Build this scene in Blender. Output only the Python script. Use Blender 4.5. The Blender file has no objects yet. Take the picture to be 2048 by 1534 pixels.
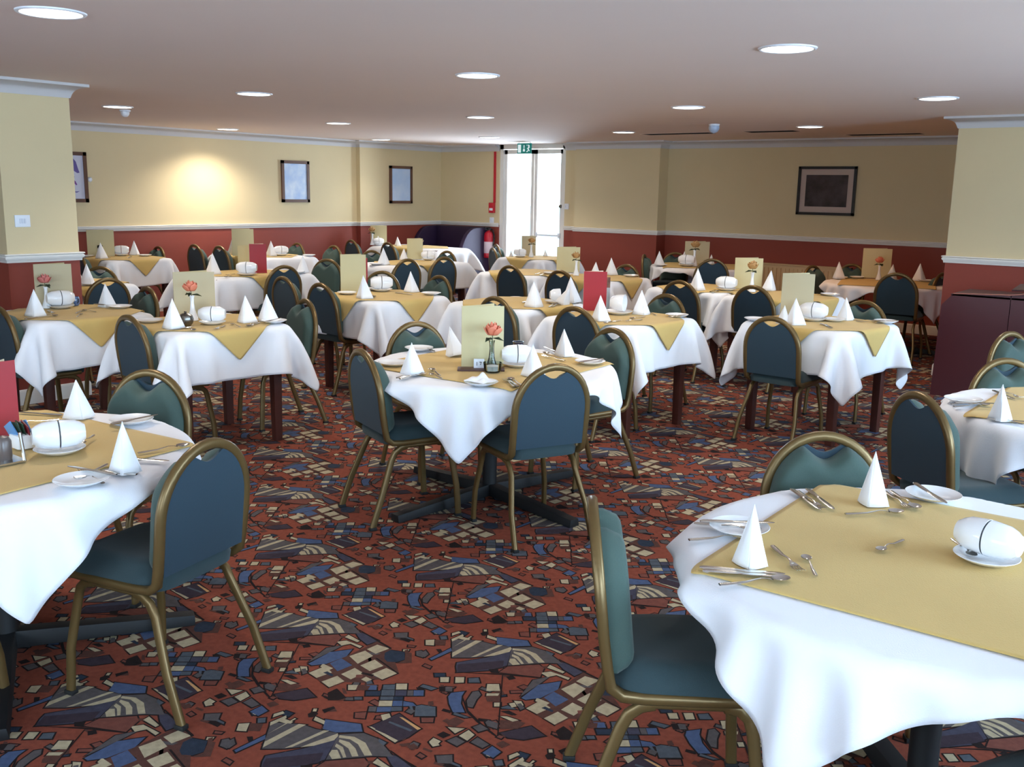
import bpy, bmesh, math, random
import numpy as np
from mathutils import Vector, Matrix

random.seed(7)
C = bpy.context.scene.collection
PI = math.pi
H = 1.70                      # eye height of the photographer
CEIL = 2.45

# ------------------------------------------------------------------ camera geometry
F, PIT, ROL, YAW = 1955.35, 0.1944, 0.0177, 0.8969
def cam_dir(X, Y):
    c, s = math.cos(ROL), math.sin(ROL)
    X, Y = c*X - s*Y, s*X + c*Y
    d = Vector((X, math.cos(PIT) + Y*math.sin(PIT), -math.sin(PIT) + Y*math.cos(PIT)))
    U = Vector((-math.sin(YAW), math.cos(YAW), 0)); V = Vector((math.cos(YAW), math.sin(YAW), 0))
    return Vector((-d.dot(U), d.dot(V), d.z))
def ray(u, v):
    return cam_dir((u-1024)/F, -(v-767)/F)
def at(u, v, z):
    """the point of the room at height z that the photo shows at (u, v)"""
    d = ray(u, v); t = (z-H)/d.z
    return Vector((d.x*t, d.y*t, z))
def atY(u, v, Y):
    d = ray(u, v); t = Y/d.y
    return Vector((d.x*t, Y, H+d.z*t))
def atX(u, v, X):
    d = ray(u, v); t = X/d.x
    return Vector((X, d.y*t, H+d.z*t))

cam = bpy.data.cameras.new('camera'); cam_o = bpy.data.objects.new('camera', cam); C.objects.link(cam_o)
f0 = cam_dir(0, 0); rx = cam_dir(1, 0) - f0; uy = cam_dir(0, 1) - f0
M = Matrix((rx.normalized(), uy.normalized(), (-f0).normalized())).transposed().to_4x4()
M.translation = Vector((0, 0, H)); cam_o.matrix_world = M
cam.sensor_fit = 'HORIZONTAL'; cam.sensor_width = 36; cam.lens = F/2048*36
cam.clip_start = .05; cam.clip_end = 200
bpy.context.scene.camera = cam_o

# ------------------------------------------------------------------ materials
def lin(c):
    return tuple(((x/255)/12.92 if x/255 <= .04045 else ((x/255+.055)/1.055)**2.4) for x in c)
MATS = {}
def mat(name, rgb, rough=.6, metal=0., noise=0., nscale=8., bump=0., bscale=60., spec=.5, emit=None, estr=0., trans=0., sheen=0., coat=0.):
    if name in MATS: return MATS[name]
    m = bpy.data.materials.new(name); m.use_nodes = True; nt = m.node_tree
    b = nt.nodes['Principled BSDF']
    col = lin(rgb)
    b.inputs['Base Color'].default_value = (*col, 1); b.inputs['Roughness'].default_value = rough
    b.inputs['Metallic'].default_value = metal; b.inputs['Specular IOR Level'].default_value = spec
    b.inputs['Transmission Weight'].default_value = trans
    b.inputs['Sheen Weight'].default_value = sheen; b.inputs['Coat Weight'].default_value = coat
    if emit: b.inputs['Emission Color'].default_value = (*lin(emit), 1); b.inputs['Emission Strength'].default_value = estr
    if noise or bump:
        tc = nt.nodes.new('ShaderNodeTexCoord')
    if noise:
        n = nt.nodes.new('ShaderNodeTexNoise'); n.inputs['Scale'].default_value = nscale; n.inputs['Detail'].default_value = 4
        nt.links.new(tc.outputs['Object'], n.inputs['Vector'])
        r = nt.nodes.new('ShaderNodeMix'); r.data_type = 'RGBA'
        r.inputs['A'].default_value = (*[max(0, x*(1-noise)) for x in col], 1)
        r.inputs['B'].default_value = (*[min(1, x*(1+noise)) for x in col], 1)
        nt.links.new(n.outputs['Fac'], r.inputs['Factor']); nt.links.new(r.outputs['Result'], b.inputs['Base Color'])
    if bump:
        n2 = nt.nodes.new('ShaderNodeTexNoise'); n2.inputs['Scale'].default_value = bscale; n2.inputs['Detail'].default_value = 3
        nt.links.new(tc.outputs['Object'], n2.inputs['Vector'])
        bp = nt.nodes.new('ShaderNodeBump'); bp.inputs['Strength'].default_value = bump; bp.inputs['Distance'].default_value = .01
        nt.links.new(n2.outputs['Fac'], bp.inputs['Height']); nt.links.new(bp.outputs['Normal'], b.inputs['Normal'])
    MATS[name] = m
    return m
m_cream = mat('wall_cream', (218, 199, 158), .75, noise=.03, nscale=3, bump=.05, bscale=120)
m_red = mat('wall_terracotta', (142, 62, 48), .65, noise=.04, nscale=3, bump=.05, bscale=120)
m_ceil = mat('ceiling_paint', (236, 218, 210), .85, noise=.02, nscale=1.5, bump=.03, bscale=60)
m_trim = mat('white_gloss_trim', (236, 232, 226), .35)
m_cove = mat('coving_white', (206, 203, 204), .7)
m_cloth = mat('white_table_linen', (238, 239, 244), .85, bump=.12, bscale=300, sheen=.1)
m_yel = mat('yellow_linen', (206, 174, 104), .85, noise=.07, nscale=5, bump=.15, bscale=250, sheen=.1)
m_nap = mat('white_napkin_linen', (242, 242, 244), .85, bump=.1, bscale=250)
m_fab = mat('teal_fabric', (58, 79, 72), .8, noise=.08, nscale=200, bump=.2, bscale=500, sheen=.15)
m_fabb = mat('blue_grey_back_fabric', (28, 54, 68), .7, noise=.08, nscale=200, bump=.15, bscale=500, sheen=.1)
m_seat = mat('teal_seat_fabric', (38, 58, 62), .85, noise=.08, nscale=200, bump=.2, bscale=500, sheen=.15)
m_gold = mat('bronze_painted_metal', (112, 90, 54), .36, metal=.5, noise=.06, nscale=20)
m_blk = mat('black_rubber', (18, 18, 18), .7)
m_iron = mat('black_cast_iron', (6, 6, 9), .6)
m_wood = mat('dark_red_wood', (74, 36, 28), .45, noise=.2, nscale=14)
m_top = mat('table_board', (96, 60, 42), .6)
m_china = mat('white_china', (240, 241, 243), .18, coat=.4)
m_steel = mat('stainless_steel', (200, 196, 190), .2, metal=1.)
m_menu = mat('cream_card', (200, 188, 144), .55, noise=.03, nscale=10)
m_menu2 = mat('tan_card', (186, 172, 138), .55, noise=.03, nscale=10)
m_menur = mat('red_card', (158, 24, 34), .45)
m_page = mat('menu_page', (238, 226, 196), .7)
m_rose = mat('coral_petals', (224, 132, 104), .6, noise=.08, nscale=40)
m_rosey = mat('apricot_petals', (190, 146, 92), .6, noise=.08, nscale=40)
m_rosep = mat('pink_petals', (210, 122, 114), .6, noise=.08, nscale=40)
m_leaf = mat('dark_leaf', (44, 62, 40), .6)
m_dglass = mat('dark_blue_glass', (28, 34, 58), .12, coat=.5)
m_frame = mat('brown_picture_frame', (98, 66, 50), .4, noise=.1, nscale=20)
m_fblk = mat('black_picture_frame', (22, 14, 12), .35)
m_mount = mat('picture_mount', (196, 176, 166), .7)
m_purp = mat('purple_vinyl', (40, 20, 54), .6, noise=.05, nscale=10)
m_maroon = mat('maroon_laminate', (74, 32, 38), .4, noise=.06, nscale=12)
m_maroon2 = mat('maroon_edge', (150, 96, 84), .4)
m_rad = mat('radiator_enamel', (214, 190, 150), .45)
m_fire = mat('fire_red', (196, 26, 46), .35)
m_green = mat('exit_green', (10, 122, 112), .4, emit=(10, 122, 112), estr=.25)
m_signw = mat('exit_white', (226, 246, 246), .4, emit=(226, 246, 246), estr=.35)
m_plastic = mat('white_plastic', (232, 236, 244), .4)
m_slot = mat('slot_black', (10, 8, 7), .9, spec=.1)
m_sil = mat('pewter', (120, 116, 110), .25, metal=.9)
m_yellow = mat('yellow_packet', (240, 214, 90), .5)
m_bluep = mat('blue_packet', (90, 140, 190), .4)
m_grnp = mat('green_packet', (28, 56, 40), .4)
m_redp = mat('red_packet', (130, 34, 44), .4)
m_pwhite = mat('pale_print_paper', (206, 206, 222), .6)
def glass_mat(name, col, a=.75, rough=.03):
    m = bpy.data.materials.new(name); m.use_nodes = True; nt = m.node_tree
    nt.nodes.remove(nt.nodes['Principled BSDF'])
    t = nt.nodes.new('ShaderNodeBsdfTransparent'); t.inputs['Color'].default_value = (*col, 1)
    g = nt.nodes.new('ShaderNodeBsdfGlossy'); g.inputs['Roughness'].default_value = rough
    fr = nt.nodes.new('ShaderNodeFresnel'); fr.inputs['IOR'].default_value = 1.35
    mx = nt.nodes.new('ShaderNodeMixShader'); nt.links.new(fr.outputs[0], mx.inputs[0])
    nt.links.new(t.outputs[0], mx.inputs[1]); nt.links.new(g.outputs[0], mx.inputs[2])
    nt.links.new(mx.outputs[0], nt.nodes['Material Output'].inputs['Surface'])
    return m
m_pane = glass_mat('window_pane', (.95, .98, 1))
m_vase = glass_mat('vase_glass', (.82, .86, .86))

# ------------------------------------------------------------------ mesh helpers
class MB:
    def __init__(s): s.v = []; s.f = []; s.m = []
    def add(s, vs, fs, mi=0):
        o = len(s.v); s.v += [tuple(p) for p in vs]; s.f += [tuple(i+o for i in f) for f in fs]; s.m += [mi]*len(fs); return s
    def box(s, a, b, mi=0):
        (x0, y0, z0), (x1, y1, z1) = a, b
        vs = [(x0,y0,z0),(x1,y0,z0),(x1,y1,z0),(x0,y1,z0),(x0,y0,z1),(x1,y0,z1),(x1,y1,z1),(x0,y1,z1)]
        return s.add(vs, [(0,3,2,1),(4,5,6,7),(0,1,5,4),(1,2,6,5),(2,3,7,6),(3,0,4,7)], mi)
    def lathe(s, prof, n=24, c=(0,0,0), mi=0, axis=None, cap=True):
        o = len(s.v); vs = []
        for r, z in prof:
            for i in range(n):
                a = 2*PI*i/n; vs.append(Vector((r*math.cos(a), r*math.sin(a), z)))
        if axis is not None:
            q = Vector((0,0,1)).rotation_difference(Vector(axis)); vs = [q @ p for p in vs]
        vs = [p + Vector(c) for p in vs]
        fs = []
        for k in range(len(prof)-1):
            for i in range(n):
                j = (i+1) % n; fs.append((k*n+i, k*n+j, (k+1)*n+j, (k+1)*n+i))
        if cap:
            if prof[0][0] > 1e-6: fs.append(tuple(range(n-1, -1, -1)))
            if prof[-1][0] > 1e-6: fs.append(tuple((len(prof)-1)*n+i for i in range(n)))
        return s.add(vs, fs, mi)
    def tube(s, path, w, h=None, n=8, up=None, mi=0, closed=False, rect=False, taper=None):
        """sweep a round / rectangular section along a path"""
        h = h or w; P = [Vector(p) for p in path]; N = len(P)
        if rect:
            r = .25; sec = []
            for sx, sy in ((1,1),(-1,1),(-1,-1),(1,-1)):
                if sx*sy > 0: sec += [(sx*w/2, sy*(h/2-r*min(w,h))), (sx*(w/2-r*min(w,h)), sy*h/2)]
                else: sec += [(sx*(w/2-r*min(w,h)), sy*h/2), (sx*w/2, sy*(h/2-r*min(w,h)))]
        else:
            sec = [(w/2*math.cos(2*PI*i/n), h/2*math.sin(2*PI*i/n)) for i in range(n)]
        k = len(sec); vs = []; last = None
        for i in range(N):
            if closed: t = P[(i+1)%N]-P[i-1]
            else: t = P[min(i+1,N-1)]-P[max(i-1,0)]
            t.normalize()
            if up is not None: a = Vector(up)
            else: a = last if last is not None else (Vector((0,0,1)) if abs(t.z) < .9 else Vector((1,0,0)))
            b = (a - t*a.dot(t)).normalized(); last = b
            d = t.cross(b); sc = taper[i] if taper else 1
            for x, y in sec: vs.append(P[i] + b*(x*sc) + d*(y*sc))
        fs = []
        for i in range(N if closed else N-1):
            i2 = (i+1) % N
            for j in range(k):
                j2 = (j+1) % k; fs.append((i*k+j, i*k+j2, i2*k+j2, i2*k+j))
        if not closed: fs += [tuple(range(k-1,-1,-1)), tuple((N-1)*k+j for j in range(k))]
        return s.add(vs, fs, mi)
    def prism(s, poly, z0, z1, mi=0):
        n = len(poly); vs = [(x,y,z0) for x,y in poly] + [(x,y,z1) for x,y in poly]
        return s.add(vs, [tuple(range(n-1,-1,-1)), tuple(range(n,2*n))] + [(i,(i+1)%n,n+(i+1)%n,n+i) for i in range(n)], mi)
    def grid(s, P, mi=0, flip=False):
        m, n = P.shape[:2]; vs = P.reshape(-1, 3)
        fs = []
        for i in range(m-1):
            for j in range(n-1):
                q = (i*n+j, i*n+j+1, (i+1)*n+j+1, (i+1)*n+j); fs.append(q[::-1] if flip else q)
        return s.add(vs, fs, mi)
    def xf(s, mtx, start=0):
        for i in range(start, len(s.v)): s.v[i] = tuple(mtx @ Vector(s.v[i]))
        return s
    def mesh(s, name, mats, smooth=True, bevel=0, angle=35):
        me = bpy.data.meshes.new(name); me.from_pydata([tuple(map(float, p)) for p in s.v], [], s.f)
        mats = mats if isinstance(mats, (list, tuple)) else [mats]
        for m in mats: me.materials.append(m)
        if len(mats) > 1: me.polygons.foreach_set('material_index', s.m)
        if smooth:
            me.polygons.foreach_set('use_smooth', [True]*len(me.polygons))
        me.update()
        if bevel:
            bm = bmesh.new(); bm.from_mesh(me)
            ed = [e for e in bm.edges if len(e.link_faces) == 2 and e.calc_face_angle() > .6]
            bmesh.ops.bevel(bm, geom=ed, offset=bevel, segments=2, affect='EDGES', profile=.6, clamp_overlap=True)
            bm.to_mesh(me); bm.free()
            if smooth: me.polygons.foreach_set('use_smooth', [True]*len(me.polygons))
        if smooth: me.set_sharp_from_angle(angle=math.radians(angle))
        return me
def obj(name, me, parent=None, loc=None, label=None):
    o = bpy.data.objects.new(name, me); C.objects.link(o)
    if parent is not None: o.parent = parent
    if loc is not None: o.location = loc
    if label: o['label'] = label
    return o
def build(mb, name, mats, parent=None, loc=None, label=None, **k):
    return obj(name, mb.mesh(name, mats, **k), parent, loc, label)
def tag(o, label, cat, group=None):
    o['label'] = label; o['category'] = cat
    if group: o['group'] = group
    return o
def thing(name, label, cat, loc=(0,0,0), rz=0, group=None):
    o = bpy.data.objects.new(name, None); C.objects.link(o); o.empty_display_size = .05
    o.location = loc; o.rotation_euler = (0, 0, rz)
    return tag(o, label, cat, group)
def struct(mb, name, mats, **k):
    o = build(mb, name, mats, **k); o['kind'] = 'structure'; return o
def dup(root, loc, rz, label, group=None, scale=None, rot=None):
    r = root.copy(); C.objects.link(r); r.location = loc; r.rotation_euler = rot if rot else (0, 0, rz)
    r['label'] = label
    if group: r['group'] = group
    if scale: r.scale = (scale, scale, scale) if not isinstance(scale, (tuple, list)) else scale
    def kids(src, dst):
        for ch in list(src.children):
            c = ch.copy(); C.objects.link(c); c.parent = dst; c.matrix_parent_inverse = ch.matrix_parent_inverse
            kids(ch, c)
    kids(root, r)
    return r
class Kit:
    """one source of a kind: the first placing moves the source itself, every later one copies it with its parts"""
    def __init__(s, root, cat, group=None): s.root = root; s.cat = cat; s.group = group; s.used = False
    def put(s, loc, rz, label, group=None, scale=None, rot=None):
        if not s.used:
            s.used = True; r = s.root; r.location = loc; r.rotation_euler = rot if rot else (0, 0, rz); r['label'] = label
            if scale: r.scale = (scale,)*3 if not isinstance(scale, (tuple, list)) else scale
        else: r = dup(s.root, loc, rz, label, None, scale or (1, 1, 1), rot)
        r['category'] = s.cat; r['group'] = group or s.group
        return r
def face_rz(fx, fy): return math.atan2(-fx, fy)        # turns local +Y to (fx, fy)

# ------------------------------------------------------------------ room shell
XW, XN, YN, XE, YS = -12.08, -11.99, 12.91, 2.0, -2.5
RAIL0, RAIL1, CORN = 1.10, 1.165, 2.345
def wall(name, x0, y0, x1, y1):
    mb = MB(); mb.box((x0,y0,0), (x1,y1,1.13), 0); mb.box((x0,y0,1.13), (x1,y1,CEIL+.05), 1)
    return struct(mb, name, [m_red, m_cream], smooth=False)
wall('wall_west', XW-.2, YS-.2, XW, 11.0)
wall('wall_west_end', XW-.2, 11.0, XN, YN+.2)
DX0, DX1 = -10.66, -9.30
wall('wall_north_left', XN, YN, DX0, YN+.2)
wall('wall_north_right', DX1, YN, -2.66, YN+.2)
wall('wall_north_pier', -8.93, 12.66, -7.44, YN)
wall('wall_alcove_side', -2.66, 9.95+.2, -2.46, YN+.2)
wall('wall_east_return', -2.66, 9.95, XE+.2, 10.15)
wall('wall_pillar_left', -8.15, 3.40, -7.60, 3.96)
# east wall with three windows
WINS = [(-1.2, 1.2), (2.4, 4.8), (6.0, 8.4)]
mb = MB()
ys = [YS] + [v for w in WINS for v in w] + [9.95]
for i in range(0, len(ys), 2): mb.box((XE, ys[i], 0), (XE+.2, ys[i+1], CEIL+.05), 1)
for a, b in WINS:
    mb.box((XE, a, 0), (XE+.2, b, .75), 0); mb.box((XE, a, 2.2), (XE+.2, b, CEIL+.05), 1)
struct(mb, 'wall_east', [m_red, m_cream], smooth=False)
for i, (a, b) in enumerate(WINS):
    mb = MB()
    for s, t in ((a, a+.06), (b-.06, b), ((a+b)/2-.03, (a+b)/2+.03)): mb.box((XE+.06, s, .75), (XE+.14, t, 2.2))
    mb.box((XE+.06, a, .75), (XE+.14, b, .81)); mb.box((XE+.06, a, 2.14), (XE+.14, b, 2.2)); mb.box((XE-.06, a-.05, .72), (XE+.1, b+.05, .75))
    w = struct(mb, 'window_%d' % (i+1), m_trim, smooth=False)
    g = MB(); g.box((XE+.095, a+.06, .81), (XE+.105, b-.06, 2.14)); build(g, 'pane', m_pane, w, smooth=False)
SWINS = [(-6.6, -3.8), (-2.4, .6)]
mb = MB(); xs = [XW] + [v for w in SWINS for v in w] + [XE+.2]
for i in range(0, len(xs), 2): mb.box((xs[i], YS-.2, 0), (xs[i+1], YS, CEIL+.05), 1)
for a, b in SWINS:
    mb.box((a, YS-.2, 0), (b, YS, .75), 0); mb.box((a, YS-.2, 2.2), (b, YS, CEIL+.05), 1)
struct(mb, 'wall_south', [m_red, m_cream], smooth=False)
for i, (a, b) in enumerate(SWINS):
    mb = MB()
    for s, t in ((a, a+.06), (b-.06, b), ((a+b)/2-.03, (a+b)/2+.03)): mb.box((s, YS-.14, .75), (t, YS-.06, 2.2))
    mb.box((a, YS-.14, .75), (b, YS-.06, .81)); mb.box((a, YS-.14, 2.14), (b, YS-.06, 2.2)); mb.box((a-.05, YS-.1, .72), (b+.05, YS+.06, .75))
    w = struct(mb, 'window_%d' % (i+4), m_trim, smooth=False)
    g = MB(); g.box((a+.06, YS-.105, .81), (b-.06, YS-.095, 2.14)); build(g, 'pane', m_pane, w, smooth=False)
mb = MB(); mb.box((XW-.2, YS-.2, CEIL), (XE+.2, YN+.2, CEIL+.1)); struct(mb, 'ceiling', m_ceil, smooth=False)

# mouldings: a profile swept along straight runs with mitred ends
def run(name, pts, prof, m, sides):
    """pts: corner points of the wall line in order, sides: +1 when the room lies to the left of the direction of travel"""
    mb = MB(); P = [Vector((x, y)) for x, y in pts]; n = len(P); k = len(prof); vs = []
    nor = []
    for i in range(n-1):
        d = (P[i+1]-P[i]).normalized(); nor.append(Vector((-d.y, d.x))*sides)
    for i in range(n):
        if i == 0: q = nor[0]
        elif i == n-1: q = nor[-1]
        else:
            q = nor[i-1]+nor[i]; q = q/(1+nor[i-1].dot(nor[i]))
        for o, z in prof: vs.append((P[i].x+q.x*o, P[i].y+q.y*o, z))
    fs = []
    for i in range(n-1):
        for j in range(k): j2 = (j+1) % k; fs.append((i*k+j, i*k+j2, (i+1)*k+j2, (i+1)*k+j))
    fs += [tuple(range(k)), tuple((n-1)*k+j for j in range(k))[::-1]]
    mb.add(vs, fs)
    return struct(mb, name, m, angle=50)
dado = [(-.01,RAIL0),(.014,RAIL0),(.016,RAIL0+.018),(.028,RAIL0+.03),(.03,RAIL0+.042),(.022,RAIL0+.05),(.034,RAIL1-.008),(.03,RAIL1),(-.01,RAIL1)]
cove = [(-.01,CORN),(.008,CORN),(.012,CORN+.012)] + [(.105-.09*math.cos(t), CORN+.012+.07*math.sin(t)) for t in [PI/2*i/6 for i in range(1,7)]] + [(.112,CEIL-.02),(.112,CEIL+.01),(-.01,CEIL+.01)]
base = [(-.01,0),(.018,0),(.018,.10),(.012,.115),(.006,.12),(-.01,.12)]
westrun = [(DX0-.0,YN),(XN,YN),(XN,11.0),(XW,11.0),(XW,YS)]
pierrun = [(-2.66,YN),(-7.44,YN),(-7.44,12.66),(-8.93,12.66),(-8.93,YN),(DX1,YN)]
eastrun = [(XE,9.95),(-2.66,9.95),(-2.66,YN)]
pill = [(-8.15,3.40),(-7.60,3.40),(-7.60,3.96),(-8.15,3.96)]
n_t = 0
for pr, mm, nm in ((dado, m_trim, 'trim'), (cove, m_cove, 'trim'), (base, m_trim, 'baseboard')):
    for rr, sd, sn in ((westrun, 1, 'west'), (pierrun, 1, 'north'), (eastrun, 1, 'east'), (pill, -1, 'pillar')):
        n_t += 1
        run('trim_%d' % n_t if nm == 'trim' else 'baseboard_'+sn, rr, pr, mm, sd)

# door: glazed fire exit, two leaves
mb = MB()
mb.box((DX0,YN+.02,0),(DX0+.07,YN+.14,CEIL)); mb.box((DX1-.07,YN+.02,0),(DX1,YN+.14,CEIL)); mb.box((DX0,YN+.02,CEIL-.07),(DX1,YN+.14,CEIL))
door = struct(mb, 'door_1', m_trim, smooth=False)
xm = (DX0+DX1)/2 + .02
for a, b in ((DX0+.07, xm-.005), (xm+.005, DX1-.07)):
    f = MB()
    for p, q in (((a,YN+.05,.01),(a+.06,YN+.1,CEIL-.08)), ((b-.06,YN+.05,.01),(b,YN+.1,CEIL-.08)), ((a,YN+.05,.01),(b,YN+.1,.12)), ((a,YN+.05,CEIL-.15),(b,YN+.1,CEIL-.08))): f.box(p, q)
    lf = build(f, 'door_leaf', m_trim, door, smooth=False)
    g = MB(); g.box((a+.06,YN+.07,.12),(b-.06,YN+.08,CEIL-.15)); build(g, 'pane', m_pane, lf, smooth=False)
hd = MB(); hd.tube([(xm+.09,YN+.03,1.0),(xm+.55,YN+.03,1.0)], .03); hd.box((xm+.07,YN+.02,.96),(xm+.11,YN+.06,1.04)); hd.box((xm+.52,YN+.02,.96),(xm+.56,YN+.06,1.04))
build(hd, 'push_bar', m_plastic, door)
k = MB(); k.lathe([(0,0),(.025,.0),(.03,.02),(.025,.04),(0,.045)], 12, (DX1-.1,YN+.05,1.47), axis=(0,-1,0)); build(k, 'door_closer_knob', m_sil, door)
mb = MB(); mb.box((-16,YN+.2,-.1),(-4,YN+9,-.02)); struct(mb, 'floor_outside', mat('pale_paving', (214,214,212), .8, noise=.05), smooth=False)
mb = MB(); mb.box((-16,YN+6,-.02),(-10.9,YN+6.3,1.35)); struct(mb, 'wall_outside', mat('pale_blue_render', (150,190,210), .8), smooth=False)

# ------------------------------------------------------------------ carpet: inlaid pattern repeated on a slanted lattice
CA = 820, 1220, 5.1125
CB = 560, 1190, 6.015
COLS = dict(C=(172,158,130), G=(84,78,78), B=(72,86,116), D=(44,52,66), S=(78,84,92), P=(58,48,56), K=(36,27,26), M=(112,66,56), R=(84,54,46), T=(190,146,98), V=(66,64,78))
ck = list(COLS)
PA = '''G 430,490 430,300 700,315 830,350 900,360 1030,380 1020,430 840,470 620,490
C 432,482 432,440 672,313 735,318
C 620,485 900,360 950,362 680,478
C 750,480 860,440 1030,382 1040,400 1010,440 860,470
C 425,300 540,250 550,270 430,325
C 435,385 620,270 635,275 470,365
C 430,240 500,220 520,235 430,265
G 1040,390 1250,380 1380,420 1480,490 1560,550 1380,545 1000,570 1020,480
C 1050,395 1180,407 1290,450 1380,540 1315,542 1230,460 1150,425 1048,412
C 1060,425 1150,445 1220,490 1265,545 1212,548 1160,490 1060,442
C 1045,455 1110,480 1165,552 1140,556 1090,500 1040,475
C 1025,500 1070,500 1125,560 1050,566 1010,530
V 470,580 480,540 780,490 1020,430 1040,400 990,570 800,620 480,640
P 475,640 490,560 960,520 950,590 800,610
K 800,610 900,600 910,650 830,645
B 885,280 910,283 1200,315 1235,370 1010,375 890,350
M 910,640 1000,580 1320,560 1370,600 1330,690
K 470,640 910,652 1330,690 1330,700 910,664
K 720,240 770,215 810,240 770,265 735,265
K 830,210 920,185 940,200 860,235
C 755,202 785,202 785,222 755,222
B 390,890 420,850 560,835 530,880 520,960 560,1050 440,1050 400,960
G 590,990 580,930 640,840 700,830 725,870 680,920 640,1000
C 780,830 790,760 910,760 920,830
R 775,915 780,850 920,850 920,940 790,940
C 780,880 785,855 915,855 900,880
C 860,990 860,950 925,950 925,990
C 310,690 400,690 395,740 310,740
C 465,690 555,690 550,745 462,748
S 600,700 700,695 715,745 600,745
D 250,650 355,650 360,685 255,685
K 295,785 360,785 360,835 300,838
G 362,788 435,790 430,835 362,835
K 530,900 545,900 600,1030 740,1170 890,1290 890,1310 720,1185 580,1050
R 370,1140 470,1095 560,1140 480,1190 390,1185
C 385,1200 560,1215 460,1265
C 500,1290 600,1230 660,1280 585,1340
K 270,1280 340,1245 420,1280 340,1315
C 195,1350 240,1310 315,1345 270,1388
G 375,1340 470,1300 560,1350 480,1395
G 620,1355 690,1305 810,1380 740,1415
B 740,1465 840,1395 930,1455 850,1515
G 640,1200 720,1170 800,1220 700,1250
R 880,1370 950,1340 1025,1380 940,1415
G 770,1150 800,1130 900,1160 890,1220 790,1190
R 920,1130 1100,1130 1180,1160 1100,1220 920,1220
S 930,1000 1000,980 1090,1020 940,1010
K 925,1040 1010,1030 1100,1075 1040,1080
C 920,1090 990,1090 1110,1130 1050,1145
C 1010,960 1070,950 1090,990 1040,1000
P 920,1260 1240,1190 1380,1290 1160,1330 1000,1310
K 940,670 952,670 905,1290 890,1290
G 110,440 160,415 190,455 150,485 90,470
B 200,500 420,390 430,420 220,515
C 160,310 250,305 245,365 160,360
R 255,305 370,310 360,365 258,362
G 0,1375 40,1350 95,1370 70,1410 10,1415
R 1650,480 1700,455 1755,485 1700,505
C 1830,450 1870,430 1925,470 1870,480
C 1710,1150 1780,1150 1780,1205 1712,1200
R 1785,1150 1920,1160 1910,1210 1785,1205
K 1490,1240 1570,1190 1640,1240 1720,1300 1640,1330 1530,1330
P 1280,335 1500,240 1720,350 1640,410 1550,445
C 1275,333 1300,335 1560,435 1540,450
T 1510,265 1540,268 1725,350 1700,360
S 1440,295 1660,360 1640,370 1430,305
S 1390,420 1470,450 1450,470 1400,445
P 1340,345 1570,415 1560,425 1335,355'''
PB_ = '''R 345,935 600,820 840,720 1190,550 1330,640 1430,940 1240,1020 1110,1020 1040,1060 780,1050 600,1120 490,1050
C 345,940 545,858 625,935 440,1000
C 500,1045 690,975 775,1040 590,1112
C 735,955 900,880 1010,945 850,1018
C 1100,955 1280,880 1410,945 1230,1020
C 965,850 1140,780 1245,855 1080,918
C 835,738 1025,672 1120,735 935,830
C 1045,655 1170,600 1320,645 1150,710
C 975,1018 1035,985 1105,1020 1040,1048
B 600,825 740,765 870,848 690,920
B 340,830 600,690 870,655 800,740 560,830 380,850
G 335,810 560,640 780,600 600,690 370,800
C 780,510 825,480 960,555 930,570
C 680,565 800,550 990,620 960,640 850,590 740,610
V 900,440 1000,460 1190,550 1050,600 960,530
D 1255,770 1260,700 1330,665 1500,690 1500,780 1400,810 1290,805
R 1510,690 1585,700 1585,820 1400,825 1500,785
K 940,420 960,420 1345,640 1325,655
K 1140,760 1170,760 1430,945 1410,950
C 820,1085 900,1085 900,1145 818,1145
R 905,1085 1035,1085 1030,1150 905,1145
B 1040,1088 1165,1090 1160,1145 1045,1145
S 1245,1085 1385,1080 1380,1140 1235,1140
C 1400,1070 1530,1070 1525,1140 1395,1140
S 1225,1145 1380,1145 1375,1215 1215,1215
V 1390,1150 1525,1150 1520,1215 1385,1215
G 1535,1150 1605,1150 1600,1215 1530,1215
B 1610,1150 1730,1150 1725,1215 1605,1215
D 1035,1160 1215,1160 1200,1215 1030,1215
S 1210,1225 1365,1225 1360,1265 1205,1265
D 1370,1225 1480,1225 1475,1265 1365,1265
C 1195,1275 1355,1275 1345,1340 1185,1340
B 1360,1275 1475,1275 1470,1340 1350,1340
B 1485,1280 1600,1300 1640,1340 1480,1340
B 1170,1350 1340,1350 1330,1405 1160,1410
S 1340,1350 1465,1350 1465,1395 1335,1400
G 1075,1345 1165,1345 1150,1405 1060,1405
R 700,1235 780,1235 780,1270 700,1270
G 785,1235 880,1235 880,1268 785,1268
S 895,1230 985,1230 985,1262 895,1262
S 1620,1440 1630,1340 1700,1325 1870,1350 1870,1460 1620,1460
M 1700,1480 1850,1480 1840,1534 1705,1534
M 905,1420 1040,1410 1020,1490 900,1480
G 1380,460 1535,455 1530,520 1390,515
G 1640,680 1700,670 1760,710 1720,755 1640,730'''
def floor_polys(txt, cal):
    out = []
    for ln in txt.split('\n'):
        t = ln.split(); pts = []
        for q in t[1:]:
            x, y = map(float, q.split(',')); p = at(cal[0]+x/cal[2], cal[1]+y/cal[2], 0); pts.append((p.x, p.y))
        out.append((t[0], np.array(pts)))
    return out
tile = floor_polys(PB_, CB) + [(c, p) for c, p in floor_polys(PA, CA)]
LA, LB = np.array((.70, -.512)), np.array((.04, .825))
def norm_ccw(p):
    a = np.sum(p[:,0]*np.roll(p[:,1],-1)-np.roll(p[:,0],-1)*p[:,1]); return p if a > 0 else p[::-1]
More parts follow.
